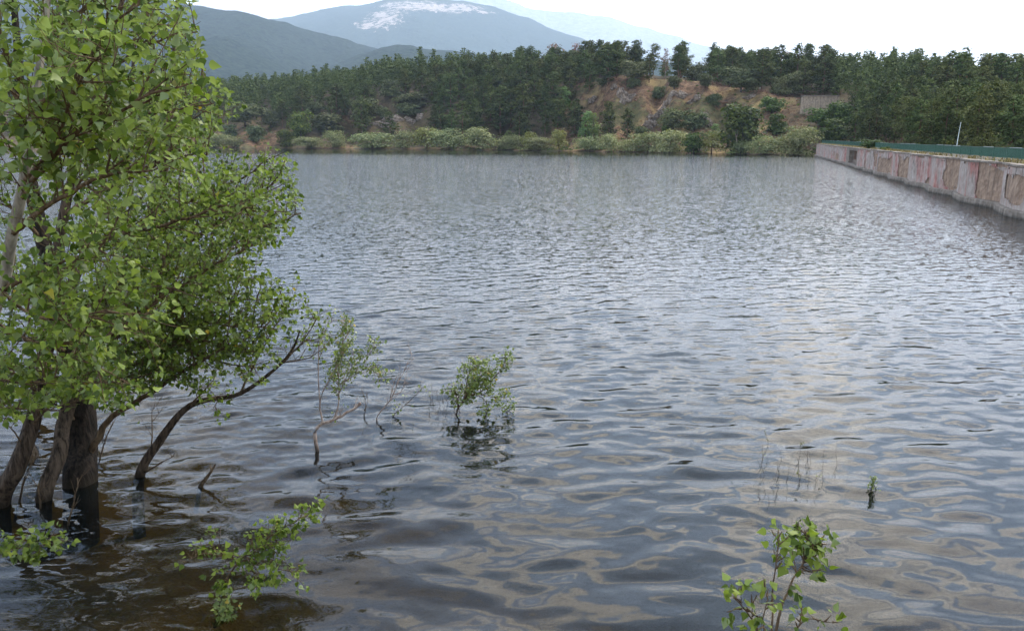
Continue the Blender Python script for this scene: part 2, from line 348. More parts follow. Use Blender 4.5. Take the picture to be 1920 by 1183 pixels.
# calm sheltered water near the bank at the right; livelier farther out
calm = smooth(8, 26, YY + np.maximum(0, -XX - 1) * 2.2 + 3 * fbm(XX * .12, YY * .12, 3))
far_ = smooth(14, 60, YY)
wob = fbm(XX * .35 + 4, YY * .35, 3) * 1.4
for l in lam:
    th = RNG.normal(0.28, 0.55 if l > .5 else .75); k = 2 * math.pi / l
    sl_ = 0.0148 * (1.1 if l > .6 else 1.0)
    amp = sl_ / k
    lod = smooth(2.6, 5.5, l / dy) * (1 - .5 * smooth(12, 40, YY))
    cal = ((0.80 - .2 * calm) * (1 - .7 * far_) if l > .8 else ((0.62 + .5 * calm) if l > .35 else (0.12 + 1.0 * calm)))
    ph = k * (XX * math.sin(th) * .8 - YY * math.cos(th)) + RNG.uniform(0, 6.28) + wob * RNG.uniform(.5, 1.5)
    s = np.sin(ph); ZZ += amp * lod * cal * (s + .35 * np.cos(2 * ph) * .5)
me = mesh_np('water', np.stack([XX, YY, ZZ], -1).reshape(-1, 3), grid_faces(len(yr), len(uc)), M['water'], True)
rip = .16 + .95 * smooth(12, 60, YY) + .5 * smooth(60, 150, YY) - 1.25 * smooth(185, 285, YY) ; rip = rip * (.2 + .8 * calm)
at = me.attributes.new('ripple', 'FLOAT', 'POINT'); at.data.foreach_set('value', rip.ravel().astype(np.float32))
# drop the cells that would lie behind the dam
tag(obj('water', me), kind='structure')
del ZZ, XX, YY, UU, calm, wob, rip

# ------------------------------------------------------------------ mountains
def mountain(name, Yb, Yr, prof, base, amp, mat, ulo=-900, uhi=2300, sc_=.0012, ny=110, step=9, pw=1.0):
    us = np.arange(ulo, uhi, step).astype(float); ts = np.linspace(0, 1.35, ny)
    pu = np.array([p[0] for p in prof], float); pv = np.array([p[1] for p in prof], float)
    pyr = np.interp(us, pu, pv); kk = (CY - pyr) / F; zr = EYE + Yr * (kk * CT - ST) / (CT + kk * ST)
    T, UUm = np.meshgrid(ts, us, indexing='ij'); Y = Yb + (Yr - Yb) * T; X = Y * (UUm - CX) / 1532
    h = np.where(T <= 1, T ** pw, 1 - (T - 1) * 1.2)
    nz = fbm(X * sc_, Y * sc_, 6, .52)
    # valleys and spurs run down the slope; the crest keeps its line
    spur = fbm(X * sc_ * 1.6 + 3, Y * sc_ * .35, 4)
    Z = base + (zr[None, :] - base) * h + amp * (nz * .7 + spur * .8) * np.sin(np.clip(T, 0, 1) * math.pi) ** .8 + amp * .10 * fbm(X * sc_ * 9, Y * sc_ * 9, 3) * (T > 0)
    me = mesh_np(name, np.stack([X, Y, Z], -1).reshape(-1, 3), grid_faces(ny, len(us)), mat, True)
    return tag(obj(name, me), kind='structure')
def forest_mat(name, c1, c2, s, rock=None, extra=None):
    m, nt, b = newmat(name); ge = N(nt, 'ShaderNodeNewGeometry'); P = ge.outputs['Position']
    n = noise(nt, P, s, 6, .7); n2 = noise(nt, P, s * .09, 5, .6)
    c = ramp(nt, n.outputs[0], [(.35, c1), (.65, c2)])
    if rock:
        mask = ramp(nt, n2.outputs[0], [(rock[0], (0, 0, 0)), (rock[0] + .04, (1, 1, 1))])
        if extra: mask = extra(nt, P, mask, n)
        c = mixc(nt, mask, c, ramp(nt, n.outputs[0], [(.3, rock[1]), (.7, rock[2])]))
    nt.links.new(c, b.inputs['Base Color']); b.inputs['Roughness'].default_value = 1; b.inputs['Specular IOR Level'].default_value = 0
    bp = N(nt, 'ShaderNodeBump'); bp.inputs['Distance'].default_value = .9 / s; bp.inputs['Strength'].default_value = .9
    nt.links.new(n.outputs[0], bp.inputs['Height']); nt.links.new(bp.outputs[0], b.inputs['Normal']); return m
def rockface(spots):
    """pale scree fields with a place of their own on the mountain (world X, Z, radii)"""
    def fn(nt, P, mask, n):
        acc = None
        sp = N(nt, 'ShaderNodeSeparateXYZ'); nt.links.new(P, sp.inputs[0])
        big = noise(nt, P, .0035, 9, .8)
        fin = noise(nt, P, .014, 7, .75)
        off = mathn(nt, 'ADD', mathn(nt, 'MULTIPLY', mathn(nt, 'SUBTRACT', big.outputs[0], .55), 5.5), mathn(nt, 'MULTIPLY', mathn(nt, 'SUBTRACT', fin.outputs[0], .52), 8))
        for (x, z, rx, rz, sh) in spots:
            dz = mathn(nt, 'SUBTRACT', sp.outputs[2], z)
            dx = mathn(nt, 'SUBTRACT', mathn(nt, 'SUBTRACT', sp.outputs[0], x), mathn(nt, 'MULTIPLY', dz, sh))
            q = mathn(nt, 'ADD', mathn(nt, 'POWER', mathn(nt, 'ABSOLUTE', mathn(nt, 'DIVIDE', dx, rx)), 2), mathn(nt, 'POWER', mathn(nt, 'ABSOLUTE', mathn(nt, 'DIVIDE', dz, rz)), 2))
            v = mathn(nt, 'MULTIPLY', mathn(nt, 'SUBTRACT', mathn(nt, 'ADD', 1.0, off), q), 6, True)
            acc = v if acc is None else mathn(nt, 'MAXIMUM', acc, v)
        return acc
    return fn
M['near_forest'] = forest_mat('near_mountain_forest', (.003, .010, .010), (.042, .062, .040), .045)
M['low_forest'] = forest_mat('low_ridge_forest', (.003, .011, .010), (.045, .066, .040), .045)
YM = 10000.
def spot(px, py, rx, ry, sh=0): 
    Yq = YM * .93; return ((px - CX) / 1532 * Yq, zat(py, Yq), rx / 1532 * Yq, ry / 1495 * Yq, sh)
M['mid_forest'] = forest_mat('mountain_forest_and_scree', (.02, .032, .022), (.055, .075, .045), .022, (.9, (.50, .38, .31), (.72, .60, .52)),
    rockface([spot(745, 50, 36, 26, .25), spot(800, 14, 70, 14, .1), spot(755, 8, 40, 12), spot(865, 10, 40, 12, 0), spot(775, 2, 50, 10, 0), spot(905, 18, 24, 5), spot(722, 66, 12, 12), spot(700, 24, 8, 3)]))
M['far_rock'] = forest_mat('far_mountain_rock', (.35, .34, .33), (.7, .68, .65), .01)
mountain('mountain_forested', 1700, 4300, [(-900, 60), (-200, 20), (0, 2), (200, -6), (330, 3), (380, 10), (460, 20), (520, 38), (600, 60), (690, 84), (760, 108), (840, 135), (2300, 200)], 10, 210, M['near_forest'], sc_=.0009, step=6, ny=150)
mountain('hill_low_ridge', 1600, 3700, [(-900, 170), (500, 160), (620, 128), (680, 104), (720, 90), (750, 85), (775, 86), (800, 92), (850, 96), (960, 108), (2300, 160)], 10, 70, M['low_forest'], sc_=.002, step=6)
mountain('mountain_middle', 5600, YM, [(-900, 120), (400, 75), (520, 36), (640, 16), (700, 9), (745, -3), (790, -1), (850, 2), (880, 4), (930, 16), (1000, 40), (1060, 63), (1110, 84), (1250, 120), (2300, 250)], 20, 320, M['mid_forest'], sc_=.0005, step=6, ny=140)
mountain('mountain_far', 12500, 17500, [(-900, 150), (600, 90), (700, 30), (800, -6), (900, -12), (960, 2), (1000, 16), (1080, 24), (1150, 36), (1250, 66), (1330, 92), (1420, 125), (2300, 250)], 40, 550, M['far_rock'], sc_=.00035, step=8)
# the valley floor between the wooded ridge and the mountains
vx = np.linspace(-16000, 20000, 80); vy = np.concatenate([np.linspace(880, 2500, 20), np.linspace(2700, 24000, 40)]); VX, VY = np.meshgrid(vx, vy)
me = mesh_np('valley', np.stack([VX, VY, 4 + 12 * fbm(VX * .001, VY * .001, 3)], -1).reshape(-1, 3), grid_faces(len(vy), len(vx)), M['low_forest'], True)
tag(obj('ground_valley', me), kind='structure')

# ------------------------------------------------------------------ tree kinds (far shore)
def quads(P, size, Nn, squash=1.0, rng=RNG):
    """leaf-clump quads centred on P, normals near Nn"""
    n = len(P); r = rng.normal(size=(n, 3)); a = np.cross(Nn, r); a /= np.linalg.norm(a, axis=1)[:, None] + 1e-9
    b = np.cross(Nn, a); b /= np.linalg.norm(b, axis=1)[:, None] + 1e-9
    s = size[:, None] * rng.uniform(.6, 1.3, (n, 1))
    a = a * s; b = b * s * squash
    k = rng.uniform(.5, 1.0, (n, 4, 1))
    V = np.stack([P - a * k[:, 0], P - b * k[:, 1], P + a * k[:, 2], P + b * k[:, 3]], 1).reshape(-1, 3)
    return V, np.arange(4 * n).reshape(n, 4)
def pine_crown(seed, H=16., R=3.6, base=.28, dens=1.0, clump=.34, top=.8):
    rng = np.random.default_rng(seed); P = []; Nn = []; S = []
    nb = int(120 * dens)
    lean = rng.normal(0, .25, 2)
    for i in range(nb):
        t = (i + rng.random()) / nb; z = H * (base + (1 - base) * t ** .95)
        prof = (math.sin(min(1, (1 - t) * 1.25 + .04) * math.pi / 2)) ** top * (0.72 + .28 * math.sin(t * 13 + seed))
        if t < .18: prof *= .55 + t * 2.5
        L = R * prof * rng.uniform(.6, 1.15) + .25; az = rng.uniform(0, 6.283) if rng.random() < .8 else i * 2.4
        d = np.array([math.cos(az), math.sin(az), 0]); m = max(5, int(L * 8 * dens))
        s = rng.uniform(.25, 1.0, m) ** .7; lift = rng.uniform(-.05, .35)
        q = d * (s * L)[:, None] + np.array([0, 0, z]) + np.stack([rng.normal(0, .28, m) * (0.5 + s), rng.normal(0, .28, m) * (0.5 + s), rng.normal(0, .17, m)], 1)
        q[:, 2] += lift * s * L; q[:, :2] += lean * t
        P.append(q); nn = np.array([0, 0, 1.]) + d * .5 + rng.normal(0, .45, (m, 3)); Nn.append(nn); S.append(np.full(m, clump))
    P = np.concatenate(P); Nn = np.concatenate(Nn); S = np.concatenate(S)
    return quads(P, S, Nn, .55, rng)
def lobed_crown(seed, W=6., H=6., lobes=12, n=1500, clump=.3, up=.3, flat=.85, z0=.12):
    """rounded crown made of leaf-clump lobes of different size, gaps left between them"""
    rng = np.random.default_rng(seed); P = []; Nn = []; S = []
    for i in range(lobes):
        az = rng.uniform(0, 6.283); rr = math.sqrt(rng.random()) * W * .32
        zc_ = H * (z0 + .2 + rng.random() * (.62 - z0)); zc_ *= 1 - .25 * (rr / (W * .5)) ** 2
        c = np.array([math.cos(az) * rr, math.sin(az) * rr, zc_]); r0 = W * rng.uniform(.15, .27)
        m = int(n / lobes); d = rng.normal(size=(m, 3)); d /= np.linalg.norm(d, axis=1)[:, None]
        d[:, 2] = np.where(d[:, 2] < -.3, -d[:, 2], d[:, 2])
        rad = r0 * rng.uniform(.72, 1.12, (m, 1)) * (1 + .25 * np.sin(d[:, :1] * 5 + i) * np.cos(d[:, 1:2] * 6))
        q = c + d * rad * np.array([1, 1, flat * H / W * 1.15]); P.append(q); nn = d + np.array([0, 0, up]) + rng.normal(0, .5, (m, 3)); Nn.append(nn); S.append(np.full(m, clump))
    P = np.concatenate(P); k = P[:, 2] > 0.02 * H; P = P[k]; Nn = np.concatenate(Nn)[k]; S = np.concatenate(S)[k]
    P[:, 2] = np.minimum(P[:, 2], H * (1 + rng.normal(0, .02, len(P))))
    return quads(P, S, Nn, .7, rng)
def trunk_mesh(name, H, r, mat, seed=0, limbs=0, R=2, start=.2):
    mb = MB(); rng = random.Random(seed); pts = [(0, 0, -.6)]
    for i in range(1, 7): pts.append((rng.uniform(-.12, .12) * i * .4, rng.uniform(-.12, .12) * i * .4, H * i / 6))
    mb.tube(pts, [r * 1.15, r, r * .85, r * .7, r * .5, r * .3, r * .08], 7)
    for i in range(limbs):
        z = H * (start + (.9 - start) * (i + rng.random()) / limbs); a = rng.uniform(0, 6.28); L = R * rng.uniform(.5, 1) * (1 - .6 * z / H)
        k = z / H * 6; j = int(k); f_ = k - j; p0 = Vector(pts[j + 0]).lerp(Vector(pts[min(j + 1, 6)]), f_)
        d = Vector((math.cos(a), math.sin(a), rng.uniform(.05, .5)))
        mb.tube([p0, p0 + d * L * .5, p0 + d * L + Vector((0, 0, L * .15))], [r * .28, r * .18, r * .05], 4)
    return mb.mesh(name, mat, True)
def ell(x): return x
PINES = []
for i, (H, R, bs, dn, tp) in enumerate([(16, 4.6, .12, 1.0, .6), (18, 4.4, .24, 1.0, .65), (14, 4.7, .08, 1.0, .6), (17, 4.9, .26, 1.0, .55), (15, 4.1, .1, 1.0, .8), (13, 4.3, .04, 1.05, .65), (18, 5.0, .28, 1.0, .5), (15, 3.7, .15, 1.0, .9)]):
    V, Fq = pine_crown(40 + i, H, R, bs, dn, .50, tp)
    PINES.append((H, mesh_np('crown', V, Fq, M['pine']), trunk_mesh('trunk', H * .95, .24, M['pinebark'], i, 12, R * .9, bs * .7)))
FINEP = []
for i, (H, R, bs) in enumerate([(12, 3.8, .04), (14, 3.9, .1), (11, 3.4, .02)]):
    V, Fq = pine_crown(60 + i, H, R, bs, 1.7, .27, .8)
    FINEP.append((H, mesh_np('crown', V, Fq, M['pine']), trunk_mesh('trunk', H * .95, .2, M['pinebark'], i + 20, 12, R * .9, .05)))
DEADP = []
for i in range(3):
    V, Fq = pine_crown(70 + i, 14, 3.4, .2, .85, .36, .75)
    DEADP.append((14, mesh_np('crown', V, Fq, M['dead']), trunk_mesh('trunk', 14, .2, M['drytwig'], i, 26, 3.2, .2)))
BARE = (13, None, trunk_mesh('trunk', 13, .2, M['drytwig'], 33, 46, 4.2, .35))
def round_kind(mat, tm, W, H, seeds, **kw):
    r = []
    for s in seeds:
        V, Fq = lobed_crown(s, W, H, **kw); r.append((H, mesh_np('crown', V, Fq, mat), trunk_mesh('trunk', H * .7, .16 * H / 6, tm, s, 6, W * .35, .15), W))
    return r
OAKS = round_kind(M['oak'], M['darkbark'], 7, 6, range(100, 106), lobes=20, n=2800, clump=.36, z0=-.12)
WILL = round_kind(M['willow'], M['twig'], 8, 5, range(110, 115), lobes=26, n=3600, clump=.24, z0=-.18, up=.7)
GRN = round_kind(M['green'], M['darkbark'], 6, 7, range(120, 124), lobes=22, n=3200, clump=.32, z0=-.15)
BRT = round_kind(M['bright'], M['twig'], 3.2, 9, range(130, 133), lobes=16, n=1500, clump=.25, z0=-.02, flat=.5)
YEL = round_kind(M['yellow'], M['twig'], 6, 5, range(140, 142), lobes=14, n=1700, clump=.25, z0=-.02)

def plant(kind, loc, w, h, label, cat, name, group=None):
    """kind: (H, crown, trunk[, W]); scaled to width w, height h, standing at loc"""
    H = kind[0]; W = kind[3] if len(kind) > 3 else None
    o = empty(name, loc, label, cat, group, random.uniform(0, 6.28))
    sz = h / H; sx_ = (w / W) if W else sz * w
    o.scale = (sx_, sx_, sz)
    if kind[1]: obj('crown', kind[1], o)
    obj('trunk', kind[2], o); return o

# ---- individually placed trees and shrubs: (kind list, px centre, px width, top row, base row, label)
def place(kinds, i, cx, wpx, top, base, label, cat, name, group=None, wk=1.12, Yfix=None):
    p = hit(cx, base) if Yfix is None else None
    if Yfix is not None:
        X = Yfix * (cx - CX) / 1532; p = Vector((X, Yfix, max(float(ground(X, Yfix)), 0)))
    h = max(1.0, zat(top, p.y) - p.z); w = wpx * p.y * 1.04 / 1532 * wk
    return plant(kinds[i % len(kinds)], p - Vector((0, 0, .15)), w, h, label, cat, name, group), p
TAKEN = []
def nm(lbl): return lbl
W_ = [ # willows along the waterline
 (400, 62, 250, 277, 'dusty olive shrub under the bare earth bank at the left end of the far shore'),
 (440, 46, 257, 277, 'low dull green shrub right of the shrub under the bare earth bank'),
 (583, 62, 257, 278, 'low pale grey-green willow, leftmost of the light willows on the far shore'),
 (627, 38, 245, 278, 'upright yellow-green willow standing right of the leftmost low pale willow'),
 (698, 84, 248, 279, 'wide pale willow mound on the far shore below the rocky bank'),
 (755, 46, 245, 279, 'rounded light green willow at the right end of the wide pale mound'),
 (842, 76, 241, 280, 'broad grey-green willow on the far shore left of the tallest silvery willow'),
 (905, 74, 238, 281, 'tallest silvery round willow near the middle of the far shore'),
 (942, 28, 268, 282, 'tiny pale willow at the foot of the tallest silvery willow'),
 (960, 40, 252, 282, 'small pale willow just right of the tallest silvery willow'),
 (1010, 62, 257, 283, 'low pinkish-grey willow left of the round yellow-green tree'),
 (1106, 56, 256, 284, 'pale bushy willow below the two light green young poplars'),
 (1146, 44, 250, 285, 'yellowish willow with a rounded top right of the two light green poplars'),
 (1172, 32, 262, 286, 'low light green willow at the left foot of the widest willow'),
 (1215, 74, 247, 287, 'left half of the widest olive willow thicket on the far shore'),
 (1255, 68, 243, 288, 'right half of the widest olive willow thicket on the far shore'),
 (1436, 66, 255, 291, 'grey-green willow low at the water under the tall leaning green poplar'),
 (1385, 50, 262, 290, 'dark olive willow at the water below the bleached snag'),
 (1498, 76, 237, 293, 'big silvery willow standing against the far end of the dam'),
]
for i, (cx, w, t, b, l) in enumerate(W_):
    o, p = place(WILL, i, cx, w, t - 1, b - 1.2, l, 'willow shrub', 'willow_shrub', 'willows along the far waterline', 1.15); TAKEN.append((cx, b, w))
S_ = [ # (kinds, cx, w, top, base, label, category, name)
 (YEL, 800, 52, 236, 279, 'yellow-green bush between two willow mounds on the far shore', 'bush', 'bush'),
 (YEL, 992, 34, 247, 281, 'yellow-green bush behind the low pinkish-grey willow', 'bush', 'bush'),
 (YEL, 1048, 36, 240, 283, 'small round yellow-green tree with a short dark trunk at the water', 'tree', 'broadleaf_tree'),
 (YEL, 1334, 46, 245, 288, 'yellow-green bush at the water left of the tall green poplar', 'bush', 'bush'),
 (GRN, 1301, 42, 246, 288, 'dark green bush at the water right of the widest willow thicket', 'bush', 'bush'),
 (GRN, 1390, 80, 193, 288, 'tall spreading green poplar with a bleached snag, right part of the far shore', 'poplar', 'poplar_tree'),
 (GRN, 1455, 42, 213, 253, 'round deep green tree on the slope above the big silvery willow', 'tree', 'broadleaf_tree'),
 (GRN, 1446, 46, 178, 214, 'green thicket on the slope left of the old stone wall', 'bush', 'bush'),
 (GRN, 1540, 62, 200, 238, 'green bramble thicket growing against the foot of the old stone wall', 'bush', 'bush'),
 (GRN, 1575, 50, 190, 250, 'green bush below the right end of the old stone wall', 'bush', 'bush'),
 (GRN, 1560, 56, 222, 268, 'green bush on the bank just above the far end of the dam fence', 'bush', 'bush'),
 (GRN, 1250, 22, 234, 256, 'small bright green bush peeping above the widest willow thicket', 'bush', 'bush'),
 (GRN, 565, 44, 205, 262, 'dark green round tree behind the leftmost pale willow', 'tree', 'broadleaf_tree'),
 (GRN, 538, 34, 243, 276, 'dark green bush at the water left of the leftmost pale willow', 'bush', 'bush'),
 (GRN, 840, 34, 215, 246, 'green bush above the broad grey-green willow', 'bush', 'bush'),
 (GRN, 877, 28, 218, 246, 'light green bush above the tallest silvery willow', 'bush', 'bush'),
 (BRT, 1057, 24, 157, 218, 'slim bright green young poplar high among the dark pines', 'poplar', 'young_poplar'),
 (BRT, 1096, 26, 196, 268, 'left one of the two light green poplars side by side above the willows', 'poplar', 'young_poplar'),
 (BRT, 1114, 24, 201, 268, 'right one of the two light green poplars side by side above the willows', 'poplar', 'young_poplar'),
 (BRT, 953, 22, 242, 272, 'small bright green sapling behind the small pale willow', 'sapling', 'young_poplar'),
 (BRT, 1336, 22, 226, 262, 'bright green sapling above the yellow-green bush', 'sapling', 'young_poplar'),
]
for i, (kd, cx, w, t, b, l, c, n_) in enumerate(S_):
    place(kd, i, cx, w, t, b, l, c, n_); TAKEN.append((cx, b, w))
O_ = [
 (1264, 26, 142, 168, 'small round holm oak on the edge of the brown slope beside the yellow clearing'),
 (1187, 24, 141, 166, 'small dark pointed holm oak on the edge of the brown slope, under the pines'),
 (1191, 48, 111, 153, 'wide grey-green holm oak among the pines above the brown slope'),
 (1237, 32, 161, 186, 'dark holm oak shrub growing halfway down the brown slope'),
 (1263, 46, 201, 244, 'dark green oak below the diagonal rock rib'),
 (1302, 50, 204, 246, 'dark oak thicket at the foot of the brown slope right of the diagonal rock rib'),
 (1201, 30, 236, 260, 'small oak behind the left half of the widest willow thicket'),
 (1338, 28, 171, 199, 'round blue-green holm oak alone on the ochre part of the slope'),
 (1389, 64, 122, 174, 'biggest round holm oak, at the top of the slope beside the concrete pillar'),
 (1457, 34, 142, 178, 'dark holm oak right of the concrete pillar'),
 (1485, 46, 132, 178, 'grey-green holm oak left of and above the old stone wall'),
 (1305, 44, 114, 152, 'grey-green holm oak on top of the slope above the yellow clearing'),
 (1322, 28, 138, 167, 'dark holm oak just right of the yellow clearing'),
 (614, 60, 207, 247, 'grey-green holm oak above the leftmost willows'),
 (686, 50, 182, 228, 'tall pale holm oak crown behind the pine at the water'),
 (733, 46, 147, 184, 'pale grey holm oak standing highest on the left wooded slope'),
 (776, 66, 171, 204, 'wide pale grey holm oak on the left wooded slope'),
 (765, 40, 192, 218, 'low grey holm oak beneath the wide pale grey one'),
 (460, 66, 194, 238, 'pale olive holm oak above the bare earth bank at the left'),
 (480, 34, 229, 268, 'dark round holm oak at the foot of the left bank'),
 (508, 34, 200, 242, 'pale holm oak crown right of the olive one above the earth bank'),
 (431, 32, 232, 262, 'small olive oak on the bare earth bank'),
 (384, 40, 205, 245, 'dark holm oak above the left end of the bare earth bank'),
 (719, 24, 197, 222, 'small bluish oak beside the rocky bank'),
 (590, 40, 190, 222, 'olive holm oak under the pines above the grey-green one'),
 (1420, 40, 108, 140, 'dark holm oak behind the concrete pillar'),
 (1130, 22, 146, 163, 'tiny grey-green oak at the left edge of the brown slope'),
]
for i, (cx, w, t, b, l) in enumerate(O_):
    place(OAKS, i, cx, w, t, b, l, 'holm oak', 'holm_oak', 'holm oaks on the slopes', 1.15); TAKEN.append((cx, b, w)); TAKEN += [(cx, b + q_, w * 1.1) for q_ in (16, 32, 46) if cx < 800]
P_ = [ # pines one can single out (cx, half-width factor, top, base, label)
 (679, .95, 181, 258, 'broad pine standing alone at the water behind the wide pale willow mound', 2),
 (938, 1.05, 161, 252, 'large pine low on the shore, left of a pair behind the tallest willow', 0),
 (981, .85, 157, 254, 'large pine low on the shore, right of a pair behind the tallest willow', 5),
 (1022, .8, 152, 244, 'tall slim pine left of the bright green poplar', 7),
 (1022, .7, 197, 256, 'short pine behind the low pinkish-grey willow', 4),
 (1077, .9, 190, 258, 'dark pine directly left of the two light green poplars', 2),
 (1141, 1.0, 190, 256, 'dark pine directly right of the two light green poplars', 5),
 (1176, .95, 203, 262, 'short dark pine at the left foot of the brown slope', 2),
 (1105, 1.05, 114, 172, 'dense pine overhanging the left end of the brown slope', 0),
 (1140, 1.25, 84, 160, 'big broad pine on the skyline above the left end of the brown slope', 2),
 (1217, .9, 100, 156, 'dark pine on top of the brown slope left of the reddish dead pine', 0),
 (1542, 1.15, 108, 182, 'dark pine standing directly above the old stone wall', 2),
 (1506, 1.0, 116, 180, 'dark pine left of the one above the old stone wall', 5),
 (845, 1.0, 138, 215, 'large dark pine in the wood left of the brown gap', 0),
]
for (cx, wf, t, b, l, k) in P_:
    p = hit(cx, b); h = zat(t, p.y) - p.z
    plant(PINES[k], p - Vector((0, 0, .2)), wf * 1.05, h, l, 'pine tree', 'pine_tree'); TAKEN.append((cx, b, 44))
D_ = [(1247, .85, 92, 146, 'reddish-brown dead pine on the skyline above the brown slope', 0), (1380, .95, 98, 136, 'brown dead pine behind the biggest round holm oak', 1),
      (1473, 1.0, 96, 140, 'brown dead pine on the skyline left of the old stone wall', 2), (1040, 1.0, 84, 128, 'pinkish dead pine top, leftmost of the dead ones on the skyline', 1), (1079, .8, 82, 130, 'pinkish-brown dead pine between bare grey snags on the skyline', 2)]
for (cx, wf, t, b, l, k) in D_:
    p = hit(cx, b); h = zat(t, p.y) - p.z; plant(DEADP[k], p, wf * 1.1, h, l, 'dead pine', 'dead_pine'); TAKEN.append((cx, b, 44))
for (cx, t, b, l) in [(1096, 88, 132, 'bare pale snag, left of two close together on the skyline'), (1110, 86, 132, 'bare pale snag, right of two close together on the skyline'), (1026, 90, 130, 'bare thin snag at the left edge of the dead pines on the skyline')]:
    p = hit(cx, b); h = zat(t, p.y) - p.z; plant(BARE, p, .8, h, l, 'dead tree', 'bare_tree')

# ---- the pine wood: individual pines on a jittered grid, nearest first
CL = [(1080, 165), (1112, 150), (1300, 147), (1320, 160), (1440, 160), (1500, 180), (1585, 182), (1600, 300), (1180, 300), (1120, 235), (1075, 215)]
def inpoly(x, y, poly):
    c = False; j = len(poly) - 1
    for i in range(len(poly)):
        (xi, yi), (xj, yj) = poly[i], poly[j]
        if (yi > y) != (yj > y) and x < (xj - xi) * (y - yi) / (yj - yi) + xi: c = not c
        j = i
    return c
cand = []
for X in np.arange(-330, 330, 7.6):
    for Y in np.arange(110, 640, 7.6):
        x = X + random.uniform(-3, 3); y = Y + random.uniform(-3, 3); u = CX + 1532 * x / y
        if u < 250 or u > 2060: continue
        d = y - float(shoreY(u)); beh = x - DAMX(y)
        if u < 1560 and (d < 14 or d > 215): continue
        if u >= 1560 and (beh < 10 or y > 400): continue
        z = float(ground(x, y))
        px, py = proj((x, y, z))
        if py > 274 and not (u >= 1560): continue
        if d < 66 and inpoly(px, py, CL): continue
        if u < 640 and d < 34: continue
        if 640 < u < 1080 and d < 40 and random.random() < .35: continue
        if any(abs(px - cx) < w * .5 and -14 < (b - py) < 10 for cx, b, w in TAKEN): continue
        cand.append((y, x, z, px, py, d))
cand.sort()
def zone(px, y, d, beh):
    if px >= 1560:
        h = ('rising just behind the dam fence', 'halfway up the wooded hill', 'near the top of the wooded hill')[0 if y < 165 else (1 if y < 225 else 2)]
        c = ('above the far end of the dam', 'above the recessed intake bay', 'left of the thin pale pole', 'above the thin pale pole', 'right of the thin pale pole', 'at the right edge of the view')[int(np.searchsorted([1600, 1660, 1740, 1800, 1870], px))]
        return 'dark pine %s, %s' % (h, c), 'pines %s behind the dam, %s' % (h, c)
    if px >= 1080:
        c = ('above the left part of the brown slope', 'beside the reddish dead pine on the skyline', 'above the yellow clearing on the slope', 'above the biggest round holm oak', 'above the old stone wall')[int(np.searchsorted([1210, 1275, 1345, 1440], px))]
        return 'dark pine on the flat skyline %s' % c, 'skyline pines %s' % c
    h = 'low' if d < 62 else ('halfway up' if d < 110 else 'high')
    c = ('above the bare earth bank', 'above the leftmost pale willow', 'above the wide pale willow mound', 'above the broad grey-green willow', 'above the tallest silvery willow', 'left of the pinkish dead pines')[int(np.searchsorted([520, 640, 770, 870, 980], px))]
    return 'green pine %s in the left wood, %s' % (h, c), 'pines %s in the left wood, %s' % (h, c)
# cull the ones no ray from the photo's side could reach: keep what rises above its nearer neighbours
line = np.full(2400, 400.0); keep = []; rest = []; nk = [0, 0]
for (y, x, z, px, py, d) in cand:
    H = random.uniform(12, 16.5) if px < 1560 else (random.uniform(9, 12) if y < 215 else random.uniform(11.5, 14.5))
    H *= .93 if d > 120 else 1
    tx, ty = proj((x, y, z + H)); hw = 2.2 * 1495 / y
    a, b_ = int(max(0, px + 150 - hw)), int(px + 150 + hw)
    seg = line[a:b_]
    side = int(px >= 1560)
    if len(seg) and ty < np.mean(seg) - 1.0 and nk[side] < (165, 115)[side]: keep.append((x, y, z, px, d, H)); nk[side] += 1
    else: rest.append((x, y, z, H)); continue
    line[a:b_] = np.minimum(seg, ty + (9 if side else 5))
for (x, y, z, px, d, H) in keep:
    lb, gr = zone(px, y, d, x - DAMX(y)); k = random.choice(FINEP if y < 185 else PINES)
    plant(k, Vector((x, y, z - .2)), random.uniform(.95, 1.25), H, lb, 'pine tree', 'pine_tree', gr)
print('pines kept', len(keep), 'rest', len(rest), 'farthest', keep[-1][1])
# the rest of the wood (gaps, far side of the ridge, beyond the frame) as one mass
VV = []; n0 = 0
lo = [pine_crown(200 + i, 16, 4.8, .08, .55, .75, .75)[0] for i in range(3)]
more = []
for i in range(420):
    y = random.uniform(450, 640) if i % 3 else random.uniform(200, 420); x = (-random.uniform(.46, 1.1) if i % 3 else random.uniform(.68, 1.2)) * y
    if x > 0 and y < 300: x = DAMX(y) + random.uniform(40, 200) + .3 * y
    z = float(ground(x, y))
    if z > 1: more.append((x, y, z, random.uniform(12, 17)))
random.shuffle(rest)
for (x, y, z, H) in rest[:900] + more:
    v = lo[random.randrange(3)]; a = random.uniform(0, 6.28); s = H / 16
    R_ = np.array([[math.cos(a), -math.sin(a), 0], [math.sin(a), math.cos(a), 0], [0, 0, 1]]) * s
    VV.append(v @ R_.T + np.array([x, y, z]))
VV = np.concatenate(VV)
tag(obj('pine_wood', mesh_np('pine_wood', VV, np.arange(len(VV)).reshape(-1, 4), M['pine'])), 'mass of further dark pines filling the wood behind the nearer trees', 'pine wood', kind='stuff')

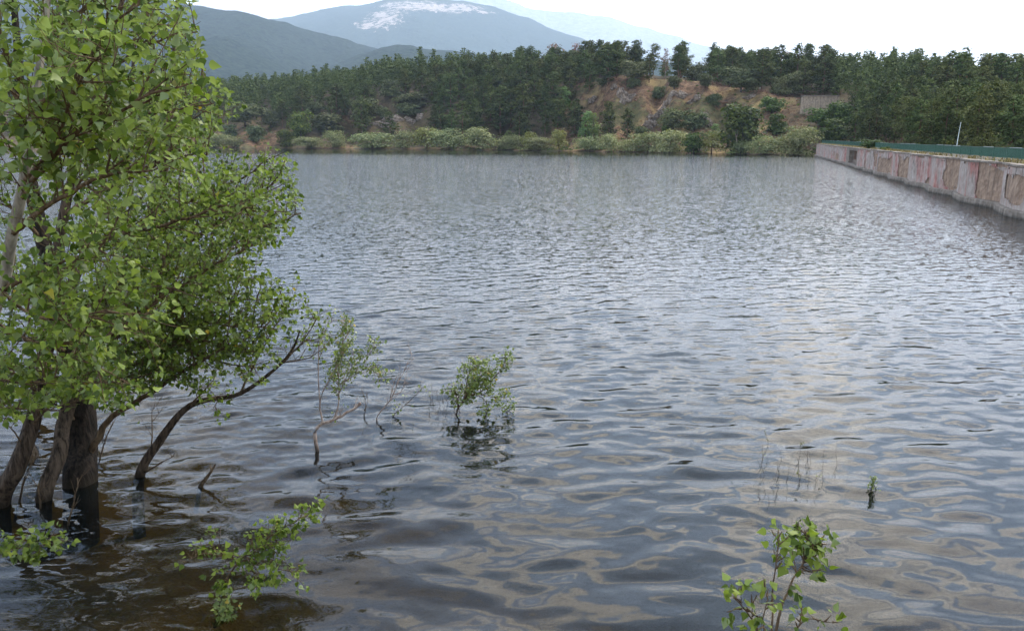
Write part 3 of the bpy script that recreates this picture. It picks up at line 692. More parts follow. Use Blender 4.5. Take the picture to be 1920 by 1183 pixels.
# undergrowth: low scrub and dry tufts no one could count
def scrub(name, n, mat, test, label, size=(.5, 1.3), clump=.2, per=26):
    P = []; Nn = []; S = []
    k = 0
    while k < n:
        u = random.uniform(300, 1640); dd = random.uniform(1, 130); y = float(shoreY(u)) + dd; x = y * (u - CX) / 1532
        if not test(u, dd): k += .2; continue
        if u > 1540 and x > DAMX(y) - 1 and dd < 3: k += 1; continue
        z = float(ground(x, y)); s = random.uniform(*size); d = RNG.normal(size=(per, 3)); d /= np.linalg.norm(d, axis=1)[:, None]; d[:, 2] = abs(d[:, 2])
        P.append(np.array([x, y, z]) + d * s * RNG.uniform(.5, 1, (per, 1)) * np.array([1, 1, .7])); Nn.append(d + RNG.normal(0, .5, (per, 3))); S.append(np.full(per, clump)); k += 1
    V, Fq = quads(np.concatenate(P), np.concatenate(S), np.concatenate(Nn), .7)
    tag(obj(name, mesh_np(name, V, Fq, mat)), label, name.replace('_', ' '), kind='stuff')
scrub('undergrowth', 1500, M['green'], lambda u, d: (u < 1100 and (d > 8)) or d < 16 or u > 1500 or (1300 < u and d < 60 and random.random() < .4) or (1080 < u < 1300 and random.random() < .13), 'low green scrub under the trees of the far shore', (.6, 1.9), .28)
P = []; Nn = []; S = []
for i in range(1500):
    y = random.uniform(60, 275); x = DAMX(y) + random.uniform(4.5, 95); z = float(ground(x, y)); s_ = random.uniform(.5, 1.6); d = RNG.normal(size=(22, 3)); d /= np.linalg.norm(d, axis=1)[:, None]; d[:, 2] = abs(d[:, 2])
    P.append(np.array([x, y, z]) + d * s_ * RNG.uniform(.5, 1, (22, 1))); Nn.append(d + RNG.normal(0, .5, (22, 3))); S.append(np.full(22, .26))
V, Fq = quads(np.concatenate(P), np.concatenate(S), np.concatenate(Nn), .7)
tag(obj('underbrush', mesh_np('underbrush', V, Fq, M['pine'])), 'dark low brush under the pines behind the dam', 'underbrush', kind='stuff')
scrub('dry_scrub', 2600, M['dead'], lambda u, d: 1080 < u < 1540 and 12 < d < 80, 'low brown scrub covering the bare slope', (.3, .9), .2, 18)
scrub('shore_grass', 900, M['yellow'], lambda u, d: d < 4 and 560 < u < 1540, 'yellow-green grass along the far waterline', (.3, .8), .16, 16)

# ------------------------------------------------------------------ rocks on the slope
def rock_mat():
    m, nt, b = newmat('grey_rock'); t = N(nt, 'ShaderNodeTexCoord'); n = noise(nt, t.outputs['Object'], .9, 7, .7)
    nt.links.new(ramp(nt, n.outputs[0], [(.34, (.05, .038, .028)), (.48, (.18, .135, .10)), (.66, (.36, .30, .24))]), b.inputs['Base Color']); b.inputs['Roughness'].default_value = .95
    bp = N(nt, 'ShaderNodeBump'); bp.inputs['Strength'].default_value = 1; bp.inputs['Distance'].default_value = .5
    nt.links.new(n.outputs[0], bp.inputs['Height']); nt.links.new(bp.outputs[0], b.inputs['Normal']); return m
M['rock'] = rock_mat()
def rock(px, py, w, h, label):
    p = hit(px, py); sw = w * p.y / 1532; sh = h * p.y / 1495; V = []; Fc = []; nb = 0
    rng = random.Random(px * 7 + py)
    n = 16; m = 12
    for b in range(7):
        cx_ = rng.uniform(-.5, .5) * sw * .8; cz = rng.uniform(-.5, .5) * sh * .8; r = rng.uniform(.28, .5)
        y2 = p.y; gz = float(ground(p.x + cx_, p.y + cz * 1.2))
        c = np.array([p.x + cx_, p.y + cz * 1.2, gz + .1]); i0 = len(V)
        for i in range(m + 1):
            for j in range(n):
                a = math.pi * i / m; q = 2 * math.pi * j / n
                d = np.array([math.sin(a) * math.cos(q), math.sin(a) * math.sin(q), math.cos(a)])
                k = 1 + .8 * float(fbm(d[0] * 2.3 + b * 3 + px, d[1] * 2.3 + d[2] * 3.1, 3)); k = round(k * 7) / 7
                V.append(c + d * k * np.array([sw * r * .6, 1.3, sh * r * .75]))
        for i in range(m):
            for j in range(n):
                jj = (j + 1) % n; Fc.append((i0 + i * n + j, i0 + (i + 1) * n + j, i0 + (i + 1) * n + jj, i0 + i * n + jj))
    V = np.array(V); 
    o = obj('rock_outcrop', mesh_np('rock', V - np.array(p), Fc, M['rock'])); o.location = p
    tag(o, label, 'rock', 'rock outcrops on the far slopes')
for r in [(1168, 188, 18, 38, 'tall grey rock rib at the left of the brown slope'), (1188, 182, 24, 14, 'dark rock band right of the tall grey rock rib'), (1150, 165, 12, 10, 'small grey rock near the left top of the brown slope'),
          (1272, 178, 26, 16, 'upper end of the diagonal rock rib on the brown slope'), (1252, 196, 24, 18, 'middle of the diagonal rock rib on the brown slope'), (1240, 214, 22, 18, 'lower middle of the diagonal rock rib above the dark oak'), (1220, 232, 24, 22, 'dark foot of the diagonal rock rib behind the widest willow'),
          (1300, 192, 26, 12, 'reddish rock ledge right of the diagonal rib'), (725, 236, 60, 24, 'low reddish-grey rock face above the wide pale willow mound'), (775, 232, 36, 16, 'grey rock face at the right of the low reddish one'),
          (1404, 186, 26, 8, 'pale flat rock on the ochre grass below the biggest holm oak'), (1322, 226, 18, 26, 'grey rock at the foot of the ochre slope'), (1110, 192, 16, 12, 'small rock left of the tall grey rock rib'), (1316, 283, 20, 8, 'pinkish boulders at the waterline by the dark bush')]:
    rock(*r)
# the narrow ochre path that climbs the slope
pm = plain('path_dust', (.42, .25, .14), .95, .2, 1)
pts = [hit(x, y) for x, y in ((1198, 244), (1208, 232), (1222, 218), (1234, 206), (1243, 197), (1252, 190), (1262, 182))]
V = []; 
for i, p in enumerate(pts):
    n_ = 14
fine = []
for i in range(len(pts) - 1):
    for k in range(8): fine.append(pts[i].lerp(pts[i + 1], k / 8))
for p in fine:
    for s in (-.8, -.27, .27, .8):
        x, y = p.x + s * .75, p.y + s * .9; V.append((x, y, float(ground(x, y)) + .22))
tag(obj('path', mesh_np('path', np.array(V), grid_faces(len(fine), 4), pm)), kind='structure')

# ------------------------------------------------------------------ old stone wall, pillar, snag
def stone_mat(name, cols_, bs=.8, sc_=1.0, stain=.6):
    m, nt, b = newmat(name); t = N(nt, 'ShaderNodeTexCoord'); n = noise(nt, t.outputs['Object'], 1.3, 6, .65)
    mp = N(nt, 'ShaderNodeMapping'); mp.inputs['Scale'].default_value = (1.6, 1.6, .16); nt.links.new(t.outputs['Object'], mp.inputs[0])
    st = noise(nt, mp.outputs[0], 1.2, 5, .7); vo = N(nt, 'ShaderNodeTexVoronoi'); vo.inputs['Scale'].default_value = 2.6; nt.links.new(t.outputs['Object'], vo.inputs[0])
    c = ramp(nt, n.outputs[0], [(.3, cols_[0]), (.5, cols_[1]), (.72, cols_[2])])
    c = mixc(nt, .3, c, ramp(nt, vo.outputs['Color'], [(0, cols_[0]), (1, cols_[2])]))
    c = mixc(nt, ramp(nt, st.outputs[0], [(.50, (0, 0, 0)), (.68, (stain,) * 3)]), c, (.05, .04, .034))
    gz = N(nt, 'ShaderNodeNewGeometry'); sz = N(nt, 'ShaderNodeSeparateXYZ'); nt.links.new(gz.outputs['Position'], sz.inputs[0])
    wb = ramp(nt, mathn(nt, 'ADD', sz.outputs[2], mathn(nt, 'MULTIPLY', n.outputs[0], .25)), [(.16, (1, 1, 1)), (.34, (0, 0, 0))])
    c = mixc(nt, mathn(nt, 'MULTIPLY', wb, .7), c, (.035, .030, .020))
    nt.links.new(c, b.inputs['Base Color']); b.inputs['Roughness'].default_value = .92
    bp = N(nt, 'ShaderNodeBump'); bp.inputs['Strength'].default_value = .8; bp.inputs['Distance'].default_value = .12
    nt.links.new(mathn(nt, 'ADD', n.outputs[0], vo.outputs['Distance']), bp.inputs['Height']); nt.links.new(bp.outputs[0], b.inputs['Normal']); return m
M['oldwall'] = stone_mat('old_wall_stone', [(.16, .115, .08), (.31, .24, .17), (.43, .35, .26)])
M['masonry'] = stone_mat('dam_masonry', [(.17, .105, .07), (.31, .21, .145), (.42, .30, .21)], stain=.6)
M['concrete'] = stone_mat('dam_plinth_concrete', [(.12, .095, .075), (.22, .18, .145), (.32, .28, .23)], stain=.5)
a = hit(1500, 214); Yw = a.y; xl = Yw * (1500 - CX) / 1532; xr = Yw * (1568 - CX) / 1532; zt = zat(181, Yw); zb_ = a.z - 1
w = empty('old_wall', (xl, Yw, zb_), 'old tan stone retaining wall half hidden by bushes on the hillside left of the pines', 'stone wall')
mb = MB(); n_ = 9
L = xr - xl; Hh = zt - zb_
vs = []
for i in range(n_ + 1):
    xx_ = L * i / n_; top = Hh + (.1 if i % 3 else -.12) + (0.05 * (i % 2))
    bat = .9
    vs += [(xx_ - (bat if i == 0 else 0), -.5, 0), (xx_, 0.15, top), (xx_, 1.6, top), (xx_, 2.2, 0)]
b0 = len(mb.V); mb.V += [Vector(v) for v in vs]
for i in range(n_):
    o_ = b0 + i * 4; mb.F += [(o_, o_ + 4, o_ + 5, o_ + 1), (o_ + 1, o_ + 5, o_ + 6, o_ + 2), (o_ + 2, o_ + 6, o_ + 7, o_ + 3)]
mb.F += [(b0, b0 + 1, b0 + 2, b0 + 3), tuple(b0 + n_ * 4 + k for k in (3, 2, 1, 0))]
mb.build('stonework', M['oldwall'], w)
mb = MB(); mb.box((L / 2, .8, Hh + .22), (L + .3, 2.0, .22)); mb.build('coping', M['concrete'], w)
M['pale'] = plain('pale_concrete', (.42, .38, .31), .9, .25, 2)
p = hit(1426, 166); mb = MB(); hp = zat(147, p.y) - p.z
mb.tube([(0, 0, -.5), (0, 0, hp - .5), (0, 0, hp)], [.62, .56, .56], 4); mb.box((0, 0, hp + .1), (1.3, 1.3, .2)); 
o = mb.build('concrete_pillar', M['pale']); o.location = p; tag(o, 'pale concrete pillar standing on the crest of the ochre slope between oaks', 'pillar')
p = hit(1357, 148); mb = MB(); mb.box((0, 0, .8), (2.2, 1.6, 3.2)); mb.box((.5, 0, 2.6), (1.3, 1.3, .7)); mb.box((-1.5, 0, .3), (1.4, 1.2, 1.4)); o = mb.build('ruined_wall', M['pale']); o.location = p; tag(o, 'pale stub of ruined wall half hidden behind the biggest holm oak', 'ruin')
Ys = hit(1385, 287).y - 3.2
mb = MB(); q = lambda x, y: Vector(((x - CX) / 1532 * Ys, Ys, zat(y, Ys)))
mb.tube([q(1383, 280), q(1382, 266), q(1380, 255), q(1377, 244)], [.22, .2, .14, .05], 6); mb.tube([q(1381, 258), q(1383, 251), q(1384, 247)], [.1, .07, .03], 5)
mb.build('bleached_snag', M['drytwig']); tag(bpy.data.objects['bleached_snag'], 'bare bleached white snag in front of the tall spreading green poplar', 'dead trunk')
p = G(1366, 289.5); V, Fq = lobed_crown(150, 3.4, .9, 5, 260, .2); o = obj('water_plant', mesh_np('w', V, Fq, M['bright'])); o.location = (p.x, p.y - 1, -.05); tag(o, 'bright lime green water plant at the shore below the snag', 'plant')

# ------------------------------------------------------------------ the dam
DD = Vector((-.2833, -.959, 0)).normalized(); DN = Vector((-DD.y * -1, 0, 0)); DN = Vector((-.959, .2833, 0)).normalized()
def dp(Y, off=0, z=0): return Vector((DAMX(Y), Y, 0)) + DN * off + Vector((0, 0, z))
def plaster_mat():
    m, nt, b = newmat('peeling_plaster'); ge = N(nt, 'ShaderNodeNewGeometry'); P = ge.outputs['Position']
    mp = N(nt, 'ShaderNodeMapping'); mp.inputs['Scale'].default_value = (.9, .9, .22); nt.links.new(P, mp.inputs[0])
    n = noise(nt, P, 1.6, 6, .65); st = noise(nt, mp.outputs[0], .95, 5, .65, .3); s2 = noise(nt, mp.outputs[0], 2.6, 4, .7); big = noise(nt, P, .13, 3, .5)
    c = ramp(nt, n.outputs[0], [(.3, (.22, .175, .145)), (.55, (.38, .32, .28)), (.75, (.48, .43, .385))])
    red = ramp(nt, mathn(nt, 'ADD', mathn(nt, 'MULTIPLY', st.outputs[0], .75), mathn(nt, 'MULTIPLY', big.outputs[0], .35)), [(.54, (0, 0, 0)), (.65, (.85, .85, .85))])
    c = mixc(nt, red, c, ramp(nt, n.outputs[0], [(.35, (.30, .085, .065)), (.65, (.44, .20, .165))]))
    sp = N(nt, 'ShaderNodeSeparateXYZ'); nt.links.new(P, sp.inputs[0])
    topd = mathn(nt, 'MULTIPLY', mathn(nt, 'SUBTRACT', sp.outputs[2], .2), .28, True)
    dark = mathn(nt, 'MULTIPLY', ramp(nt, s2.outputs[0], [(.54, (0, 0, 0)), (.66, (1, 1, 1))]), mathn(nt, 'ADD', topd, .15), True)
    c = mixc(nt, dark, c, (.07, .05, .045))
    nt.links.new(c, b.inputs['Base Color']); b.inputs['Roughness'].default_value = .9
    bp = N(nt, 'ShaderNodeBump'); bp.inputs['Strength'].default_value = .5; bp.inputs['Distance'].default_value = .05
    nt.links.new(n.outputs[0], bp.inputs['Height']); nt.links.new(bp.outputs[0], b.inputs['Normal']); return m
M['plaster'] = plaster_mat()
M['crest'] = stone_mat('crest_rubble', [(.10, .08, .05), (.20, .16, .11), (.36, .31, .24)], stain=.5)
dam = empty('dam_wall', dp(56.4), 'long masonry dam wall with peeling white and red plaster running along the right side of the lake', 'dam')
DAMO = dp(56.4)
def dbuild(mb, name, mat, lab=None):
    mb.V = [v - DAMO for v in mb.V]; o = mb.build(name, mat, dam)
    if lab: o['label'] = lab
    return o
joints = [-1.0, 10.5, 22, 33.5, 45, 56.4, 68.5, 79.6, 90.9, 102.2, 114.7, 125.4, 136.0, 153.6, 165, 176.5, 188, 199.5, 211, 223]
TOP = 3.15
def bayoff(a, pier=False):           # a: 0 at the far joint, 1 at the near joint
    if pier: return .55
    return .55 + .55 * (a / .42) if a < .42 else 1.1 - 1.1 * (a - .42) / .58
# peeled places: (a0, a1, h0, h1) in a bay, keyed by its near joint
peel = {56.4: [(.58, 1.05, .04, .93)], 68.5: [(.60, 1.05, .12, 1.0), (.60, .80, .0, .3)], 79.6: [(.80, 1.02, 0, .34)], 90.9: [(.56, 1.05, .0, .88), (.45, .6, .15, .3)], 102.2: [(.32, 1.05, 0, .78), (0, .12, .0, 1)],
        114.7: [(.72, 1.02, .1, .85)], 125.4: [(.8, .98, .0, .3)], 45: [(.1, .5, .1, .8)], 33.5: [(.5, 1.05, 0, .6)], 165: [(.6, .8, .1, .5)], 188: [(.3, .42, .1, .6)]}
body = MB()
for bi in range(len(joints) - 1):
    Yn, Yf = joints[bi], joints[bi + 1]; pier = (Yn == 136.0)
    A = [0, .42, 1.0] if not pier else [0, 1.0]
    # masonry body of the bay
    pl = [dp(Yf + (Yn - Yf) * a, bayoff(a, pier) - (.03 if a in (0, 1) else 0)) for a in A]
    if not pier:
        b0 = len(body.V); poly = pl + [dp(Yn, -3.6), dp(Yf, -3.6)]
        for z in (-3.2, TOP):
            body.V += [p + Vector((0, 0, z)) for p in poly]
        k = len(poly)
        for i in range(k): j = (i + 1) % k; body.F.append((b0 + i, b0 + j, b0 + k + j, b0 + k + i))
        body.F.append(tuple(b0 + k + i for i in range(k)))
    # plinth
    mbp = MB(); q = [dp(Yf + (Yn - Yf) * a, bayoff(a, pier) + .42) for a in A]; q[0] = dp(Yf - .06, bayoff(0, pier) + .42); q[-1] = dp(Yn + .06, bayoff(1, pier) + .42)
    inn = [dp(Yn + .06, -.3), dp(Yf - .06, -.3)]; poly = q + inn; b0 = 0; k = len(poly)
    ht = .46
    up = [dp(Yf - .06, bayoff(0, pier) + .34)] + ([dp(Yf + (Yn - Yf) * .42, bayoff(.42) + .34)] if not pier else []) + [dp(Yn + .06, bayoff(1, pier) + .34)] + inn
    for z, pp in ((-3.2, poly), (ht - .07, poly), (ht, up)): mbp.V += [p + Vector((0, 0, z)) for p in pp]
    for lv in (0, 1):
        for i in range(k): j = (i + 1) % k; mbp.F.append((lv * k + i, lv * k + j, (lv + 1) * k + j, (lv + 1) * k + i))
    mbp.F.append(tuple(2 * k + i for i in range(k)))
    dbuild(mbp, 'plinth', M['concrete'])
    # plaster skin with its peeled holes
    if pier: continue
    V = []; Fc = []; nh = 26
    for (a0, a1) in zip(A[:-1], A[1:]):
        P0 = dp(Yf + (Yn - Yf) * a0, bayoff(a0)); P1 = dp(Yf + (Yn - Yf) * a1, bayoff(a1)); Ls = (P1 - P0).length; nc_ = max(4, int(Ls / .13))
        tdir = (P1 - P0).normalized(); nrm = Vector((tdir.y, -tdir.x, 0)); nrm = nrm if nrm.dot(DN) > 0 else -nrm
        base_ = len(V)
        for i in range(nc_ + 1):
            for j in range(nh + 1):
                a = a0 + (a1 - a0) * i / nc_; h = j / nh
                jx = .05 * random.uniform(-1, 1) if 0 < i < nc_ else 0; jz = .05 * random.uniform(-1, 1) if 0 < j < nh else 0
                V.append(P0.lerp(P1, i / nc_) + tdir * jx + nrm * .05 + Vector((0, 0, ht - .02 + (TOP - .03 - ht) * h + jz)))
        for i in range(nc_):
            for j in range(nh):
                a = a0 + (a1 - a0) * (i + .5) / nc_; h = (j + .5) / nh; s_ = (Yf - (Yf - Yn) * a)
                nz = float(fbm(np.array(s_ * .55), np.array(h * 2.6 + bi * 7), 4)); hole = False
                for (p0, p1, h0, h1) in peel.get(Yn, []):
                    da = max((p0 - a) * (Yf - Yn), (a - p1) * (Yf - Yn)) / 3.0; dh = max(h0 - h, h - h1)
                    if max(da, dh) + nz * .28 < -.01: hole = True
                if nz * .9 + float(fbm(np.array(s_ * .9 + 40), np.array(h * 1.1), 3)) > .88: hole = True
                if h > .93 and nz > .12: hole = True
                if not hole: o_ = base_ + i * (nh + 1) + j; Fc.append((o_, o_ + nh + 1, o_ + nh + 2, o_ + 1))
    me = mesh_np('plaster', np.array([tuple(v - DAMO) for v in V]), Fc, M['plaster']); po = obj('plaster', me, dam)
    md = po.modifiers.new('thick', 'SOLIDIFY'); md.thickness = .045; md.offset = 0
dbuild(body, 'masonry', M['masonry'])
# the recessed gate bay
mb = MB(); Yn, Yf = 136.0, 153.6
def dbox(mb, Y0, Y1, o0, o1, z0, z1):
    b0 = len(mb.V); pl = [dp(Y0, o0), dp(Y1, o0), dp(Y1, o1), dp(Y0, o1)]
    for z in (z0, z1): mb.V += [p + Vector((0, 0, z)) for p in pl]
    for f in ((3, 2, 1, 0), (4, 5, 6, 7), (0, 1, 5, 4), (1, 2, 6, 5), (2, 3, 7, 6), (3, 0, 4, 7)): mb.F.append(tuple(b0 + i for i in f))
dbox(mb, 149.0, Yf - .01, -3.6, .50, -3.2, TOP); dbox(mb, Yn + .01, 138.2, -3.6, .50, -3.2, TOP); dbox(mb, 138.2, 149.0, -3.6, -.3, -3.2, TOP); dbox(mb, 138.21, 148.99, -.29, .46, 2.75, TOP - .01)
dbuild(mb, 'gate_bay', M['concrete'], 'grey recessed intake bay of the dam')
mb = MB(); dbox(mb, 141.2, 145.5, -.29, -.1, 1.5, 2.4); 
mbd = plain('opening_shade', (.09, .07, .055), .8); dbuild(mb, 'gate_opening', mbd)  # dark-coloured block stands in for the shade inside the opening
mb = MB()
for i in range(9): Y_ = 140.3 + i * .67; dbox(mb, Y_, Y_ + .12, -.08, .04, 1.2, 2.6)
dbox(mb, 140.2, 145.8, -.07, .03, 2.6, 2.74); dbox(mb, 140.2, 145.8, -.07, .03, 1.1, 1.2); dbuild(mb, 'grille', plain('rust', (.16, .09, .06), .8))
# coping and crest
mb = MB()
for bi in range(len(joints) - 1):
    Yn, Yf = joints[bi], joints[bi + 1]; pier = Yn == 136.0
    A = [0, .42, 1.0] if not pier else [0, 1.0]
    f_ = [dp(Yf + (Yn - Yf) * a, bayoff(a, pier) + .13) for a in A]; f_[0] = dp(Yf - .03, bayoff(0, pier) + .13); f_[-1] = dp(Yn + .03, bayoff(1, pier) + .13)
    poly = f_ + [dp(Yn + .03, -.55), dp(Yf - .03, -.55)]; k = len(poly); b0 = len(mb.V)
    for z in (TOP + .003, TOP + .14): mb.V += [p + Vector((0, 0, z)) for p in poly]
    for i in range(k): j = (i + 1) % k; mb.F.append((b0 + i, b0 + j, b0 + k + j, b0 + k + i))
    mb.F.append(tuple(b0 + k + i for i in range(k)))
dbuild(mb, 'coping', M['concrete'])
# rubble-strewn crest surface
ss = np.arange(-1, 224.5, .3); oo = np.linspace(-3.7, .1, 13); V = []
for Y_ in ss:
    for o_ in oo:
        z = TOP + .16 + .22 * max(0, 1 - abs(o_ + .9) / 1.1) + .10 * float(fbm(np.array(Y_ * .9), np.array(o_ * 2.0), 3))
        V.append(dp(Y_, o_, z if -3.6 < o_ < 0 else TOP - .1) - DAMO)
me = mesh_np('crest', np.array([tuple(v) for v in V]), grid_faces(len(ss), len(oo)), M['crest'], True); obj('crest_surface', me, dam)
# dry grass tufts along the crest
P = []; Nn = []; 
M['drygrass'] = leafmat('dry_grass', [(0, (.10, .085, .035)), (.5, (.26, .19, .09)), (.8, (.38, .30, .17)), (1, (.07, .10, .03))], .2, .8, 0, .2)
V = []; 
for i in range(6500):
    Y_ = random.uniform(30, 222); 
    if float(fbm(np.array(Y_ * .25), np.array(3.3), 3)) < -.05 and random.random() < .8: continue
    o_ = random.uniform(-.45, .3); p = dp(Y_, o_, TOP + .14); h = random.uniform(.06, .30); a = random.uniform(0, 6.28); w2 = .035 + .03 * random.random()
    dx = Vector((math.cos(a), math.sin(a), 0)) * w2; ln = Vector((random.uniform(-.15, .15), random.uniform(-.15, .15), h))
    V += [p - dx, p + dx, p + dx * .3 + ln, p - dx * .3 + ln]
V = np.array([tuple(v) for v in V]); tag(obj('dry_grass', mesh_np('dry_grass', V, np.arange(len(V)).reshape(-1, 4), M['drygrass'])), 'straw-coloured dry grass growing along the crest of the dam', 'grass', kind='stuff')
place_b = dp(126.5, -.2, TOP + .1)
o = plant(GRN[0], place_b, 4.2, 1.5, 'green bush growing on the dam crest just right of the recessed intake bay', 'bush', 'bush')
V_, F_ = lobed_crown(160, 2.6, .5, 6, 200, .16); o = obj('weed_clump', mesh_np('weed', V_, F_, M['green'])); o.location = dp(111, -.1, TOP + .1); tag(o, 'low green weeds on the dam crest right of the crest bush', 'weeds')
# fence
M['fence'] = plain('green_fence_paint', (.022, .085, .06), .45, .25, 3); M['glint_pole'] = plain('pole_metal_and_glint', (.45, .5, .48), .4, .2, 3, .3)
fe = empty('dam_fence', dp(56.4, -.5, TOP + .3), 'green metal bar fence running along the crest of the dam', 'fence'); FO = dp(56.4, -.5, TOP + .3)
Yp = -1.0; pi_ = 0; FT = 4.22
def sub(mb, O): mb.V = [v - O for v in mb.V]; return mb
while Yp < 222:
    Y1 = min(Yp + 3.4, 222.5); mb = MB(); nbar = int((Y1 - Yp) / .105); dz = random.uniform(-.015, .015); do = random.uniform(-.03, .03)
    for i in range(nbar):
        Y_ = Yp + .06 + (Y1 - Yp - .1) * i / nbar; dbox(mb, Y_, Y_ + .032, -.515 + do, -.485 + do, TOP + .35, FT - .04 + dz)
    dbox(mb, Yp + .05, Y1 - .02, -.53 + do, -.47 + do, FT - .03 + dz, FT + .03 + dz); dbox(mb, Yp + .05, Y1 - .02, -.53 + do, -.47 + do, TOP + .36, TOP + .42)
    sub(mb, FO).build('panel', M['fence'], fe)
    mb = MB(); dbox(mb, Yp - .035, Yp + .035, -.54, -.46, TOP + .1, FT + .05); sub(mb, FO).build('post', M['fence'], fe)
    if random.random() < .45:
        mb = MB(); dbox(mb, Yp + .3, Y1 - .5, -.54 + do, -.46 + do, FT + .034 + dz, FT + .06 + dz); sub(mb, FO).build('rail_glint', M['glint_pole'], fe)  # pale strip painted in for the glints along the top rail
    Yp = Y1 + .02 if Y1 >= 222 else Y1
p0 = dp(80.3, -1.6, TOP); mb = MB(); r_ = zat(231, p0.y + .1) - TOP
mb.tube([(0, 0, -.2), (.03, 0, r_ * .5), (.14, 0, r_)], [.045, .04, .028], 8); mb.box((0, 0, .12), (.22, .22, .03)); mb.tube([(.14, 0, r_), (.14, 0, r_ + .06)], [.05, .05], 6)
o = mb.build('pole', M['glint_pole']); o.location = p0; tag(o, 'thin pale leaning pole standing behind the dam fence in front of the pines', 'pole')

# ------------------------------------------------------------------ leafy branches (near plants)
LEAF = np.array([(0, 0, 0), (.36, .10, .05), (.48, .30, .09), (.20, .68, .05), (0, 1, -.10), (-.20, .68, .05), (-.48, .30, .09), (-.36, .10, .05)])
LF = np.array([(0, 1, 2, 3, 4), (0, 4, 5, 6, 7)])
class Leaves:
    def __init__(s): s.P = []; s.D = []; s.N = []; s.S = []
    def add(s, p, d, n, size): s.P.append(p); s.D.append(d); s.N.append(n); s.S.append(size)
    def mesh(s, name, mat, org):
        P = np.array(s.P) - np.array(org); D = np.array(s.D); Nn = np.array(s.N); S = np.array(s.S)
        D /= np.linalg.norm(D, axis=1)[:, None] + 1e-9; X = np.cross(D, Nn); X /= np.linalg.norm(X, axis=1)[:, None] + 1e-9; Z = np.cross(X, D)
        w = RNG.uniform(.8, 1.1, (len(P), 1)); bend = RNG.uniform(-.8, 2.2, (len(P), 1))
        L = LEAF[None]; V = P[:, None] + S[:, None, None] * (X[:, None] * (L[..., :1] * w[:, None]) + D[:, None] * L[..., 1:2] + Z[:, None] * (L[..., 2:] * bend[:, None]))
        n = len(P); V = V.reshape(-1, 3); Fc = (LF[None] + (np.arange(n) * 8)[:, None, None]).reshape(-1, 5)
        return mesh_np(name, V, Fc, mat)
rnd = random.random; uni = random.uniform
def rv(): return Vector((random.gauss(0, 1), random.gauss(0, 1), random.gauss(0, 1)))
def spline(pts, step=.12):
    pts = [Vector(p) for p in pts]; out = []
    for i in range(len(pts) - 1):
        p0 = pts[max(i - 1, 0)]; p1 = pts[i]; p2 = pts[i + 1]; p3 = pts[min(i + 2, len(pts) - 1)]
        n = max(2, int((p2 - p1).length / step))
        for k in range(n):
            t = k / n; out.append(.5 * ((2 * p1) + (p2 - p0) * t + (2 * p0 - 5 * p1 + 4 * p2 - p3) * t * t + (3 * p1 - p0 - 3 * p2 + p3) * t ** 3))
    out.append(pts[-1]); return out
def put_leaf(lv, p, d, size):
    g = (d * .5 + Vector((0, 0, -.55)) + rv() * .55)
    n = rv() * .7 + Vector((0, 0, .9)) + Vector((.15, -.35, 0))
    lv.add(tuple(p + g.normalized() * size * .5), tuple(g), tuple(n), size * random.choice((uni(.4, .8), uni(.75, 1.2), uni(.75, 1.2))))
def twig(mb, lv, p, d, L, size, ok, gap=.045, leafy=1.0, r=.004):
    n = max(3, int(L / .07)); q = [p.copy()]; dd = d.normalized(); c = p.copy()
    for i in range(n):
        dd = (dd + rv() * .10 + Vector((0, 0, .06))).normalized(); c = c + dd * (L / n); q.append(c.copy())
    if ok and not ok(q[-1]): return
    mb.tube(q, [r * (1 - .7 * i / n) for i in range(n + 1)], 4, False)
    m = int(L / gap)
    for i in range(m):
        if rnd() > leafy: continue
        t = (i + rnd()) / m * n; j = min(int(t), n - 1); put_leaf(lv, q[j].lerp(q[j + 1], t - j), dd + rv() * .8, size)
    for i in range(3):
        if rnd() < leafy: put_leaf(lv, q[-1], dd + rv() * .5, size * .8)
